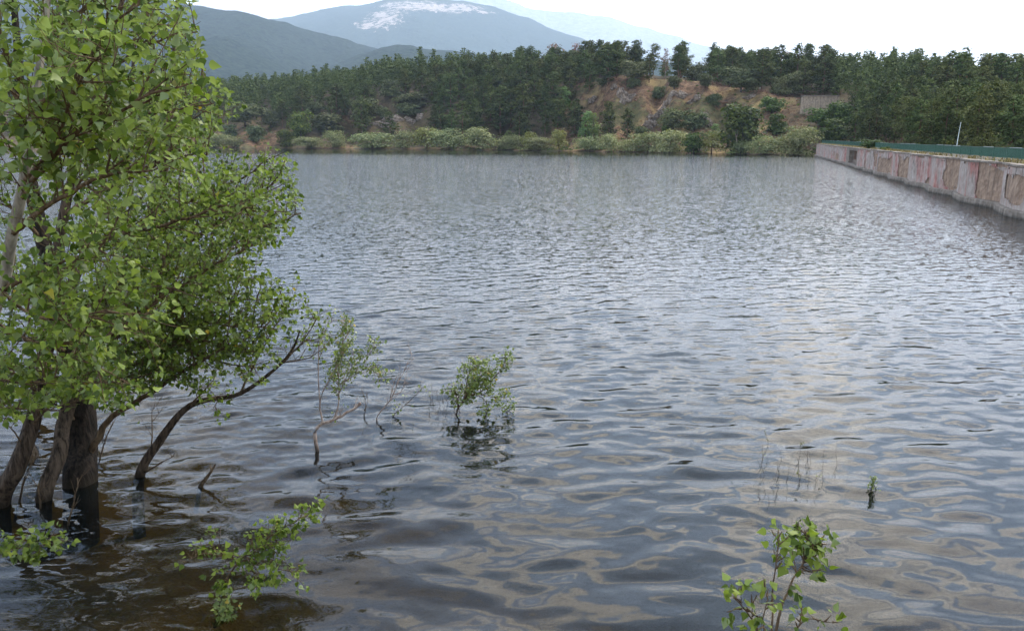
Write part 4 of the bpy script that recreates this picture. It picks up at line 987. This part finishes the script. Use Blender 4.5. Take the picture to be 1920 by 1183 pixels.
def limb(mb, lv, path, r0, r1, size=.075, dens=6.0, kid=(.45, 1.1), start=.2, leafy=1.0, ok=None, up=.35, gap=.045, tw=.11, nside=7, tl=(.12, .34)):
    q = spline(path)
    if ok:
        e_ = next((i for i in range(len(q)) if i > len(q) * .4 and proj(q[i])[0] > 330 and proj(q[i])[1] < 600 and not ok(q[i])), len(q)); q = q[:max(e_, 4)]
    n = len(q); L = sum((q[i + 1] - q[i]).length for i in range(n - 1))
    q = [p + rv() * min(.012, r0 * .3) * (0 if i in (0, n - 1) else 1) for i, p in enumerate(q)]
    mb.tube(q, [r0 + (r1 - r0) * (i / (n - 1)) ** .8 for i in range(n)], nside)
    m = int(L * dens)
    for k in range(m):
        t = start + (1 - start) * (k + rnd()) / m; j = min(int(t * (n - 1)), n - 2); p = q[j].lerp(q[j + 1], t * (n - 1) - j)
        tan = (q[j + 1] - q[j]).normalized(); side = tan.cross(rv()).normalized()
        d = (tan * uni(.35, .9) + side * uni(.5, 1.0) + Vector((0, 0, up))).normalized(); KL = uni(*kid) * (1.15 - .5 * t)
        ns = max(4, int(KL / .12)); s = [p.copy()]; c = p.copy(); dd = d
        for i in range(ns):
            dd = (dd + rv() * .08 + Vector((0, 0, .05 * up * 3))).normalized(); c = c + dd * (KL / ns); s.append(c.copy())
        if ok and not ok(s[-1]):
            if proj(s[-1])[1] < 560 or rnd() < .85: continue
        rr = min(r0 * .45, .007 + KL * .006)
        mb.tube(s, [rr * (1 - .75 * i / ns) for i in range(ns + 1)], 4, False)
        a = .18 * KL
        while a < KL:
            f_ = a / KL * ns; i = min(int(f_), ns - 1); pp = s[i].lerp(s[i + 1], f_ - i); td = (s[i + 1] - s[i]).normalized()
            twig(mb, lv, pp, td * .7 + td.cross(rv()).normalized() * .8, uni(*tl), size, ok, gap, leafy); a += tw * uni(.7, 1.3)
        twig(mb, lv, s[-1], dd, uni(tl[0] * .8, tl[1] * .9), size, ok, gap, leafy)
OUT = [(-900, -900), (352, -900), (352, -40), (362, 5), (388, 62), (390, 118), (396, 150), (462, 165), (462, 205), (425, 232), (395, 262), (430, 272), (470, 292), (500, 268), (545, 282), (556, 345), (574, 380), (562, 432), (500, 470), (500, 500), (555, 545), (556, 600), (592, 612), (560, 655), (505, 712), (400, 752), (330, 712), (270, 738), (235, 780), (190, 770), (120, 740), (100, 770), (0, 790), (-900, 900)]
def ok_crown(p):
    x, y = proj(p); return inpoly(x, y, OUT)
def chain(l): return [U(*a) for a in l]
def tree_thing(name, base, label, cat, parts):
    """parts: list of (part name, MB, material); leaves: list"""
    e = empty(name, base, label, cat)
    for (pn, mb, mt) in parts:
        if isinstance(mb, Leaves): obj(pn, mb.mesh(pn, mt, base), e)
        else: mb.V = [v - Vector(base) for v in mb.V]; o = mb.build(pn, mt, e, True)
    return e
def down(p, z=-1.2): return Vector((p.x - .1, p.y, z))

def thick_trunk(mb, path, radii, n=14, rough=.10, seed=1):
    """trunk with ridged bark relief"""
    q = spline(path, .10); m = len(q); b = len(mb.V)
    for i, p in enumerate(q):
        t = (q[min(i + 1, m - 1)] - q[max(i - 1, 0)]).normalized(); a = t.cross(Vector((0, 1, .1))).normalized(); c = t.cross(a)
        s = i / (m - 1) * (len(radii) - 1); j = min(int(s), len(radii) - 2); r = radii[j] + (radii[j + 1] - radii[j]) * (s - j)
        for k in range(n):
            an = 6.2832 * k / n; rr = r * (1 + rough * math.sin(an * 5 + seed + .25 * math.sin(i * .2)) + rough * 1.4 * float(fbm(np.array(k * .9 + seed), np.array(i * .16), 2)))
            mb.V.append(p + a * rr * math.cos(an) + c * rr * math.sin(an))
    for i in range(m - 1):
        for k in range(n): kk = (k + 1) % n; mb.F.append((b + i * n + k, b + i * n + kk, b + (i + 1) * n + kk, b + (i + 1) * n + k))

# -- tree 1: leaning trunk at the left edge
def build_tree(label, trunk, radii, limbs, base_px, mat='bark', leaf=.074, dens=9.6, extra=None, seedn=1, name='poplar_tree', bmat=None, kid=(.45, 1.1)):
    g = G(*base_px); path = [down(g)] + [g] + chain(trunk); mb = MB(); thick_trunk(mb, path, [radii[0] * 1.05] + list(radii), seed=seedn)
    parts = [('trunk', mb, M[mat])]; lv = Leaves()
    for L in limbs:
        pts, r0, r1 = L[0], L[1], L[2]; kw = L[3] if len(L) > 3 else {}
        mb = MB(); args = dict(size=leaf, dens=dens, ok=ok_crown, kid=kid); args.update(kw); limb(mb, lv, chain(pts), r0, r1, **args); parts.append(('branch', mb, M[bmat or 'twig']))
    parts.append(('foliage', lv, M['poplar_leaf'])); print(label, len(lv.P))
    return tree_thing(name, tuple(g), label, 'poplar', parts)
t0 = 11.3
build_tree('leaning poplar with rough brown bark whose trunk enters the water nearest the left edge', [(30, 880, 10.9), (58, 800, 10.9), (80, 700, 11), (98, 600, 11), (105, 500, 11), (120, 400, 11), (150, 280, 11), (185, 150, 10.9), (225, 20, 10.8), (250, -120, 10.8)],
  [.13, .12, .105, .09, .08, .075, .065, .055, .045, .035, .025, .02],
  [([(82, 700, 11), (190, 640, 10.6), (300, 560, 10.2), (400, 500, 10), (480, 455, 9.8)], .05, .012), ([(105, 520, 11), (200, 450, 10.4), (320, 420, 9.8), (430, 385, 9.5), (500, 400, 9.4)], .045, .01),
   ([(120, 400, 11), (220, 345, 10.4), (320, 300, 9.9), (390, 290, 9.6)], .04, .01), ([(150, 280, 11), (230, 225, 10.4), (320, 205, 9.8), (400, 195, 9.5)], .035, .008),
   ([(185, 150, 10.9), (255, 95, 10.4), (320, 70, 10), (370, 60, 9.8)], .03, .008), ([(150, 280, 11), (120, 150, 10.6), (110, 40, 10.4), (120, -80, 10.4)], .03, .01), ([(225, 20, 10.8), (280, -40, 10.5), (320, -90, 10.4)], .025, .008),
   ([(62, 790, 10.9), (110, 750, 10.4), (180, 720, 10.1), (240, 715, 9.9)], .025, .007, dict(start=.3, kid=(.3, .6), up=-.1)), ([(72, 740, 10.95), (30, 700, 10.4), (-30, 700, 10)], .022, .007, dict(start=.2, kid=(.3, .7), up=-.1)), ([(45, 840, 10.9), (20, 800, 10.5), (-20, 770, 10.3)], .015, .005, dict(start=.3, kid=(.2, .5), up=0)), ([(58, 800, 10.9), (90, 770, 10.5), (150, 750, 10.3), (200, 755, 10.2)], .016, .005, dict(start=.25, kid=(.2, .5), up=-.05)), ([(92, 640, 11), (160, 580, 10.2), (240, 540, 9.8), (330, 540, 9.6)], .03, .008)],
  (0, 946), seedn=1)
build_tree('poplar with a pale curved trunk, second trunk from the left edge', [(112, 850, 11.3), (118, 800, 11.4), (135, 740, 11.5), (150, 650, 11.6), (182, 585, 11.8), (225, 520, 12), (272, 430, 12.2), (312, 300, 12.4), (322, 180, 12.5), (330, 60, 12.5), (335, -80, 12.5)],
  [.11, .10, .09, .08, .072, .07, .065, .055, .045, .035, .025, .02],
  [([(150, 650, 11.6), (240, 625, 11.6), (340, 600, 11.6), (440, 565, 11.5), (530, 560, 11.4)], .036, .01), ([(225, 520, 12), (330, 470, 11.8), (430, 400, 11.8), (510, 345, 11.8), (535, 300, 11.8)], .045, .01),
   ([(272, 430, 12.2), (370, 370, 12), (440, 340, 12), (500, 300, 12)], .04, .01), ([(300, 340, 12.3), (350, 240, 12), (375, 150, 12), (382, 95, 12)], .035, .008), ([(225, 520, 12), (350, 500, 11.8), (450, 440, 11.6), (565, 400, 11.6)], .04, .008, dict(kid=(.6, 1.3))), ([(182, 585, 11.8), (300, 640, 11.4), (420, 680, 11.2), (490, 690, 11)], .03, .006, dict(start=.3, dens=5, up=0, kid=(.3, .8))), ([(322, 180, 12.5), (280, 60, 12), (270, -60, 12)], .03, .01),
   ([(128, 760, 11.5), (190, 725, 11.2), (250, 710, 11), (300, 690, 11)], .02, .006, dict(start=.2, kid=(.3, .6))), ([(182, 585, 11.8), (300, 590, 11.2), (420, 610, 11), (500, 615, 11)], .035, .008)],
  (82, 936), mat='midbark', seedn=5)
build_tree('thickest dark poplar trunk standing in the water behind the pale curved trunk', [(152, 840, 12), (150, 760, 12.1), (135, 660, 12.3), (110, 560, 12.5), (80, 450, 12.6), (55, 330, 12.8), (40, 200, 13), (30, 60, 13), (20, -60, 13)],
  [.225, .21, .18, .14, .11, .10, .08, .07, .05, .03],
  [([(156, 880, 12), (186, 818, 11.9), (212, 778, 11.8), (270, 745, 11.6), (340, 700, 11.3), (400, 662, 11.1), (470, 630, 11)], .06, .012, dict(start=.45, dens=5)),
   ([(150, 760, 12.1), (230, 700, 11.8), (320, 650, 11.4), (400, 640, 11.2), (470, 660, 11)], .05, .01, dict(start=.3)), ([(135, 660, 12.3), (60, 640, 11.6), (0, 610, 11), (-80, 580, 10.6)], .05, .01), ([(110, 560, 12.5), (180, 480, 12), (260, 440, 11.6), (330, 430, 11.3)], .045, .01),
   ([(80, 450, 12.6), (10, 380, 12), (-60, 330, 11.6)], .04, .01), ([(55, 330, 12.8), (130, 260, 12.4), (200, 230, 12)], .035, .01), ([(40, 200, 13), (110, 120, 12.6), (190, 90, 12.4)], .03, .01), ([(40, 200, 13), (-20, 110, 12.6), (-80, 60, 12.4)], .03, .01), ([(150, 760, 12.1), (200, 720, 11.8), (260, 700, 11.5), (330, 690, 11.3)], .03, .006, dict(start=.15, up=0, kid=(.3, .7))), ([(152, 800, 12.05), (110, 760, 11.6), (60, 740, 11.3), (10, 735, 11)], .025, .006, dict(start=.2, up=0, kid=(.3, .6))), ([(118, 590, 12.45), (200, 610, 11.8), (260, 650, 11.4), (300, 660, 11)], .035, .01)],
  (150, 908), seedn=9, mat='shadebark')
# nearer tree just outside the left edge, its boughs in front
gN = G(-260, 1080)
build_tree('nearest poplar whose pale bough and largest leaves hang in from the left edge', [(-200, 950, 7.8), (-120, 800, 7.5), (-50, 680, 7.2), (2, 545, 7), (22, 440, 6.8), (45, 340, 6.6), (60, 220, 6.5), (80, 80, 6.5), (95, -60, 6.5)],
  [.11, .10, .09, .08, .07, .055, .045, .04, .03, .02], 
  [([(35, 380, 6.7), (95, 300, 6.2), (160, 240, 5.8), (240, 200, 5.5), (300, 170, 5.3)], .03, .007), ([(60, 220, 6.5), (130, 130, 6), (200, 60, 5.8), (260, 10, 5.6)], .026, .007), ([(45, 340, 6.6), (110, 260, 5.9), (140, 160, 5.5), (190, 110, 5.2)], .025, .006),
   ([(22, 440, 6.8), (100, 380, 6.4), (200, 330, 6), (280, 320, 5.8)], .03, .007), ([(60, 220, 6.5), (20, 120, 6), (-20, 40, 5.8)], .025, .007), ([(2, 545, 7), (90, 500, 6.8), (190, 470, 6.5)], .03, .007), ([(80, 80, 6.5), (150, 20, 6.3), (230, -40, 6.1)], .02, .006), ([(-20, 600, 7.1), (60, 640, 6.9), (150, 640, 6.8)], .022, .006), ([(-120, 800, 7.5), (-60, 780, 7.3), (0, 765, 7.2), (60, 770, 7.1)], .018, .005, dict(kid=(.2, .45), up=0)), ([(-60, 700, 7.25), (20, 690, 7), (110, 670, 6.9), (190, 690, 6.8)], .018, .005, dict(kid=(.25, .5), up=-.05)), ([(-60, 700, 7.25), (-10, 710, 7), (60, 720, 6.9), (110, 705, 6.8)], .02, .006), ([(2, 545, 7), (60, 590, 6.7), (130, 600, 6.5), (200, 580, 6.4)], .02, .006)],
  (-260, 1080), mat='palebark', leaf=.082, dens=8.0, seedn=3, kid=(.35, .8))
build_tree('slender poplar farthest back in the flooded clump, seen only through the other crowns', [(60, 820, 14.5), (70, 720, 14.7), (110, 600, 15), (160, 480, 15), (210, 360, 15.2), (240, 240, 15.3), (250, 120, 15.3), (255, -40, 15.4)],
  [.12, .11, .10, .085, .07, .055, .045, .03, .02],
  [([(66, 760, 14.6), (140, 690, 14.3), (220, 650, 14), (300, 630, 13.8), (380, 640, 13.7)], .04, .01), ([(70, 720, 14.7), (0, 690, 14.3), (-70, 680, 14)], .04, .01), ([(110, 600, 15), (220, 560, 14.4), (340, 540, 14), (450, 520, 13.8)], .04, .01), ([(160, 480, 15), (280, 430, 14.5), (400, 420, 14.2), (490, 420, 14)], .04, .01),
   ([(110, 600, 15), (30, 520, 14.6), (-60, 480, 14.4)], .04, .01), ([(210, 360, 15.2), (300, 300, 14.8), (380, 270, 14.6)], .035, .01), ([(210, 360, 15.2), (100, 290, 14.8), (0, 230, 14.6)], .035, .01), ([(240, 240, 15.3), (310, 150, 15), (350, 80, 15)], .03, .01)],
  (56, 862), mat='midbark', seedn=13, dens=7)
# bent tree over open water
g = G(262, 893); mb = MB(); thick_trunk(mb, [down(g, -1), g] + chain([(300, 825, 11.9), (345, 768, 11.8), (385, 750, 11.7), (450, 738, 11.6), (515, 692, 11.4), (548, 655, 11.3), (562, 620, 11.2)]), [.09, .078, .068, .06, .046, .035, .028, .02, .009], 10, .12, 4)
lv = Leaves(); parts = [('trunk', mb, M['bark'])]
for (pts, r0, kw) in [([(515, 692, 11.4), (560, 650, 11.2), (592, 600, 11.1)], .02, dict(leafy=.5, kid=(.2, .5))), ([(530, 680, 11.4), (580, 670, 11.2), (610, 650, 11.1)], .012, dict(leafy=.25, kid=(.15, .35))), ([(345, 768, 11.8), (380, 735, 11.6), (402, 710, 11.5)], .02, dict(leafy=.5, kid=(.15, .3), dens=4)),
                      ([(285, 848, 11.95), (286, 800, 11.9), (285, 760, 11.9)], .014, dict(leafy=0.02, kid=(.1, .25), dens=5)), ([(272, 885, 12), (300, 868, 11.8), (326, 855, 11.7)], .02, dict(leafy=0, kid=(.1, .2), dens=4)), ([(385, 750, 11.7), (410, 745, 11.4), (400, 765, 11.3)], .010, dict(leafy=1, kid=(.12, .22), dens=8)),
                      ([(450, 738, 11.6), (500, 640, 11.4), (535, 580, 11.3)], .02, dict(leafy=.9, kid=(.25, .6), dens=10))]:
    mb = MB(); a = dict(size=.07, dens=7, ok=None, gap=.05); a.update(kw); limb(mb, lv, chain(pts), r0, .004, **a); parts.append(('branch', mb, M['twig']))
parts.append(('foliage', lv, M['poplar_leaf'])); tree_thing('bent_poplar', tuple(g), 'bent brown poplar trunk rising from the water and leaning right over the lake', 'poplar', parts)

def near_plant(name, label, cat, stems, leafmt, barkmt, base_px, size=.06, ok=None, group=None, sink=-.5, leafname='foliage', z0=0.0, stemname='stem'):
    g = G(base_px[0], base_px[1], z0); lv = Leaves(); parts = []
    for (pts, r0, r1, kw) in stems:
        mb = MB(); a = dict(size=size, dens=6, kid=(.12, .3), leafy=1, gap=.038, up=.4, tl=(.05, .15), tw=.07); a.update(kw); limb(mb, lv, [Vector(p) for p in pts], r0, r1, **a); parts.append((stemname, mb, M[barkmt]))
    if lv.P: parts.append((leafname, lv, M[leafmt]))
    e = tree_thing(name, tuple(g), label, cat, parts)
    if group: e['group'] = group
    return e
def C_(l, t):  # chain at roughly constant depth t
    return [U(x, y, t if len(a) == 0 else a[0]) for (x, y, *a) in l]
gd = lambda px, py: G(px, py).y * CT + EYE * ST      # camera depth of a water point
# sapling with crooked base
t = gd(595, 845)
near_plant('poplar_sapling', 'thin sapling with a crooked pale base and upright leafy stems standing in the lake', 'sapling', [
  ([down(G(594, 848), -.5)] + C_([(594, 848), (590, 812), (604, 796), (632, 786), (650, 775), (676, 755)], t), .042, .018, dict(leafy=.05, dens=3, kid=(.1, .3), start=.6)),
  (C_([(606, 796), (600, 765), (605, 735), (625, 700), (640, 670)], t), .016, .005, dict(leafy=1, kid=(.15, .35), start=.5)),
  (C_([(622, 790), (632, 770), (636, 740), (634, 700), (640, 650), (655, 620)], t), .016, .004, dict(leafy=1, kid=(.15, .4), start=.3, dens=15)),
  (C_([(600, 770), (598, 730), (597, 690), (600, 640), (625, 600), (645, 605)], t), .012, .004, dict(leafy=.5, kid=(.12, .3), start=.4)),
  (C_([(634, 740), (660, 690), (690, 665), (705, 650)], t), .010, .003, dict(leafy=1, kid=(.12, .3), dens=15)),
  (C_([(637, 720), (670, 700), (690, 690), (712, 705)], t), .009, .003, dict(leafy=.9, kid=(.12, .28), dens=15)),
  (C_([(640, 660), (644, 625), (640, 600)], t), .007, .003, dict(leafy=1.2, kid=(.1, .22), dens=12))], 'shrub_leaf', 'drytwig', (595, 846), .055)
t = gd(706, 792)
near_plant('bare_branch', 'bare forked silvery branch sticking out of the lake right of the crooked sapling', 'branch', [
  ([down(G(706, 792), -.4)] + C_([(706, 792), (708, 778), (724, 758), (736, 742), (744, 720), (756, 700), (772, 665)], t), .018, .003, dict(leafy=0, dens=5, kid=(.1, .3), start=.4)),
  (C_([(732, 746), (736, 725), (747, 700), (750, 690)], t), .009, .003, dict(leafy=0, kid=(.08, .2), dens=4)),
  (C_([(736, 740), (752, 735), (758, 715), (764, 690)], t), .009, .003, dict(leafy=0.0, kid=(.08, .2), dens=5))], 'shrub_leaf', 'drytwig', (706, 792))
t = gd(684, 780)
near_plant('bare_branch', 'small dark forked twig in the water between the crooked sapling and the silvery branch', 'branch', [
  ([down(G(683, 779), -.4)] + C_([(683, 779), (686, 760), (682, 740), (678, 732)], t), .011, .003, dict(leafy=0, kid=(.05, .12), dens=4)), (C_([(683, 770), (690, 752), (686, 738)], t), .008, .003, dict(leafy=0, kid=(.05, .1), dens=4))], 'shrub_leaf', 'twig', (683, 779))
t = gd(738, 782)
near_plant('bare_branch', 'long thin dark twig slanting right with a few green leaves, right of the silvery branch', 'branch', [
  ([down(G(736, 782), -.4)] + C_([(736, 782), (750, 768), (770, 750), (795, 725)], t), .009, .003, dict(leafy=.25, kid=(.06, .16), dens=6))], 'shrub_leaf', 'twig', (736, 782))
# leafy bush with the dark stem
t = gd(857, 777)
near_plant('leafy_bush', 'dense leafy green bush with one dark slanting stem standing in the open lake', 'bush', [
  ([down(G(853, 780), -.5)] + C_([(853, 780), (862, 762), (875, 742), (890, 725), (905, 700)], t), .024, .006, dict(tl=(.06, .17), leafy=.9, kid=(.2, .4), start=.45, dens=19)),
  (C_([(875, 742), (900, 735), (920, 715), (940, 692), (950, 672)], t), .012, .004, dict(tl=(.06, .17), leafy=.9, kid=(.12, .28), dens=14)),
  (C_([(870, 748), (876, 715), (882, 695), (895, 685)], t - .2), .012, .004, dict(tl=(.06, .17), leafy=1, kid=(.15, .3), dens=15)),
  (C_([(880, 740), (905, 745), (915, 765), (910, 776)], t - .1), .010, .004, dict(tl=(.06, .17), leafy=1, kid=(.12, .25), dens=14, up=-.1)),
  (C_([(890, 735), (925, 745), (945, 745)], t), .009, .003, dict(tl=(.06, .17), leafy=.8, kid=(.1, .2), dens=14)),
  (C_([(868, 755), (858, 740), (845, 733)], t), .008, .003, dict(tl=(.06, .17), leafy=.8, kid=(.1, .2), dens=14))], 'shrub_leaf', 'twig', (854, 780), .068)
near_plant('water_shoots', 'small leafy shoots just breaking the surface right of the dense leafy bush', 'shoots', [
  ([down(G(950, 777), -.3)] + C_([(950, 777), (952, 772), (957, 768)], gd(950, 777)), .006, .003, dict(leafy=1, kid=(.08, .14), dens=18, start=.3))], 'shrub_leaf', 'twig', (950, 777), .05)
st = []
for i in range(16):
    x = uni(806, 862); y = uni(745, 790); h = uni(10, 34); tt = gd(x, y); st.append(([down(G(x, y), -.3)] + C_([(x, y), (x + uni(-4, 4), y - h * .5), (x + uni(-7, 7), y - h)], tt), .004, .002, dict(leafy=.35 if h > 24 else 0, kid=(.04, .1), dens=4)))
near_plant('reed_stalks', 'cluster of thin drowned stalks in the water left of the dense leafy bush', 'stalks', st, 'shrub_leaf', 'twig', (835, 770), .045)
# stump stick
g = G(376, 913); mb = MB(); thick_trunk(mb, [down(g, -.4), g] + C_([(384, 900), (396, 884), (404, 870)], gd(376, 913)), [.035, .035, .032, .022, .012], 8, .15, 2); mb.tube(C_([(390, 892), (396, 880), (394, 872)], gd(376, 913)), [.015, .012, .006], 5)
mb.V = [v - g for v in mb.V]; o = mb.build('broken_stick', M['twig'], None, True); o.location = g; tag(o, 'short broken reddish stick poking from the water right of the bent poplar', 'stick')
for (x, y, pts, l) in [(128, 985, [(128, 985), (133, 960), (140, 930), (146, 895)], 'thin bare stick standing in the water in front of the pale curved trunk'), (36, 940, [(36, 940), (44, 900), (62, 862), (68, 850)], 'thin bare stick in the water beside the leaning left trunk'), (75, 955, [(75, 955), (74, 925), (72, 905)], 'short dark stick in the water between the two left trunks'), (190, 870, [(182, 880), (192, 840), (204, 810), (214, 790)], 'dark slanting stem at the right side of the thickest trunk')]:
    t = gd(x, y); near_plant('bare_stick', l, 'stick', [([down(G(x, y), -.3)] + C_(pts, t), .02, .006, dict(leafy=0, kid=(.1, .35), dens=5, start=.4))], 'shrub_leaf', 'twig', (x, y))
# leafy branches lying over the near water
t = 8.6
near_plant('leafy_branch', 'leafy green poplar branch spreading just above the water at the bottom left', 'branch', [
  ([down(G(415, 1130), -.3)] + [U(415, 1130, 9.05), U(425, 1085, 8.9), U(450, 1050, 8.75), U(475, 1030, 8.7), U(505, 1005, 8.7), U(545, 980, 8.7), U(582, 962, 8.7)], .016, .004, dict(leafy=1, kid=(.08, .2), dens=15, start=.42, up=.1)),
  (C_([(450, 1050, 8.8), (420, 1044, 8.8), (385, 1036, 8.9), (345, 1056, 9.0)], t), .010, .003, dict(leafy=.45, kid=(.08, .2), dens=12, up=.5)),
  (C_([(460, 1045, 8.7), (490, 1050, 8.7), (520, 1065, 8.7), (556, 1072, 8.7)], t), .010, .003, dict(leafy=.9, kid=(.1, .24), dens=15, up=.1)),
  (C_([(440, 1060, 8.8), (430, 1080, 8.8), (405, 1098, 8.8)], t), .008, .003, dict(leafy=1, kid=(.1, .22), dens=15, up=0)),
  (C_([(465, 1045, 8.7), (480, 1065, 8.6), (490, 1085, 8.6)], t), .008, .003, dict(leafy=1, kid=(.12, .24), dens=15, up=0)),
  (C_([(470, 1040, 8.7), (500, 1020, 8.6), (515, 1040, 8.6)], t), .008, .003, dict(leafy=1, kid=(.12, .24), dens=15, up=.1)),
  (C_([(408, 1040, 8.85), (412, 1010, 8.8), (414, 985, 8.8)], t), .005, .002, dict(leafy=.6, kid=(.05, .12), dens=7))], 'poplar_leaf', 'twig', (415, 1130), .068)
near_plant('leafy_branch', 'short leafy poplar branch hanging over the water at the left edge near the bottom', 'branch', [
  (C_([(-260, 960, 8.0), (-120, 1010, 8.2), (-20, 1030, 8.4), (50, 1026, 8.5), (98, 1018, 8.5)], t), .012, .003, dict(leafy=1, kid=(.1, .2), dens=15, start=.45, up=.05))], 'poplar_leaf', 'twig', (-260, 960), .085, z0=0)
near_plant('drowned_weed', 'small green weed just under the surface below the bottom left leafy branch', 'weed', [
  ([G(425, 1168, -.35)] + [G(424, 1160, -.12), G(420, 1155, -.02), G(418, 1150, .05)], .006, .003, dict(leafy=1, kid=(.1, .2), dens=26, start=.3))], 'shrub_leaf', 'twig', (425, 1168), .06)
# twigs of the shrub below the camera, bottom right
near_plant('leafy_shoot', 'upright leafy poplar shoot rising into the bottom right of the view, nearest to the camera', 'shoot', [
  ([U(1430, 1500, 2.9), U(1440, 1300, 3.0), U(1458, 1160, 3.05), U(1478, 1110, 3.08), U(1500, 1065, 3.1), U(1520, 1028, 3.12), U(1524, 1015, 3.12)], .008, .002, dict(leafy=1, kid=(.03, .08), tl=(.02, .06), dens=20, start=.62, up=.1, gap=.045, tw=.06)),
  ([U(1440, 1300, 3.0), U(1448, 1150, 3.0), U(1450, 1090, 3.0), U(1458, 1040, 3.0), U(1460, 1005, 3.0)], .005, .0015, dict(leafy=.8, kid=(.02, .05), tl=(.02, .04), dens=12, start=.6, up=.1, gap=.05, tw=.07)),
  ([U(1445, 1290, 3.0), U(1430, 1200, 2.95), U(1400, 1145, 2.9), U(1375, 1120, 2.9)], .005, .0015, dict(leafy=.9, kid=(.03, .07), tl=(.02, .05), dens=18, start=.45, up=.1, gap=.045, tw=.06)),
  ([U(1445, 1290, 3.0), U(1480, 1210, 3.0), U(1510, 1160, 3.0), U(1545, 1165, 3.0)], .005, .0015, dict(leafy=.9, kid=(.03, .07), tl=(.02, .05), dens=16, start=.4, up=.1, gap=.045, tw=.06)),
  ([U(1440, 1290, 3.0), U(1440, 1210, 2.9), U(1430, 1160, 2.9), U(1440, 1120, 2.9)], .004, .0015, dict(leafy=.9, kid=(.03, .07), tl=(.02, .05), dens=16, start=.4, up=.1, gap=.05, tw=.06))], 'poplar_leaf', 'twig', (1430, 1183), .05, z0=2.3)
# thin stalks breaking the surface right of the middle
cnt = 0
for i in range(26):
    x = uni(1408, 1570); y = uni(845, 950); h = uni(14, 46); tt = gd(x, y)
    k1 = uni(-7, 7); lvf = .5 if i % 6 == 0 else 0.0
    near_plant('water_stalk', 'thin dark kinked stalk standing in the calm water right of the middle', 'stalk', [([down(G(x, y), -.3)] + C_([(x, y), (x + k1, y - h * .45), (x + uni(-5, 5), y - h)], tt), .0045, .0018, dict(leafy=lvf, kid=(.02, .05), tl=(.02, .03), dens=1 + 8 * lvf, start=.7))], 'yellow', 'twig', (x, y), .03, group='thin stalks in the calm water')
near_plant('water_sprig', 'tiny leafy sprig with dark feet alone in the water right of the thin stalks', 'sprig', [
  ([down(G(1632, 920), -.3)] + C_([(1632, 920), (1636, 908), (1634, 896)], gd(1632, 920)), .008, .003, dict(leafy=1, tl=(.02, .04), kid=(.02, .05), dens=16, start=.3)), ([down(G(1643, 920), -.3)] + C_([(1643, 920), (1638, 908), (1642, 898)], gd(1643, 920)), .008, .003, dict(leafy=.8, tl=(.02, .04), kid=(.02, .05), dens=14, start=.3))], 'shrub_leaf', 'twig', (1637, 920), .04)

# ------------------------------------------------------------------ haze
mb = MB(); mb.box((1500, 9500, 1240), (44000, 26000, 2500)); 
mh = bpy.data.materials.new('haze'); mh.use_nodes = True; nth = mh.node_tree; nth.nodes.clear()
pv = nth.nodes.new('ShaderNodeVolumePrincipled'); pv.inputs['Color'].default_value = (.65, .81, 1, 1); pv.inputs['Density'].default_value = .000085; pv.inputs['Anisotropy'].default_value = .1
oh = nth.nodes.new('ShaderNodeOutputMaterial'); nth.links.new(pv.outputs[0], oh.inputs['Volume'])
tag(mb.build('haze', mh), 'pale blue haze filling the air over the lake and mountains', 'haze', kind='stuff')
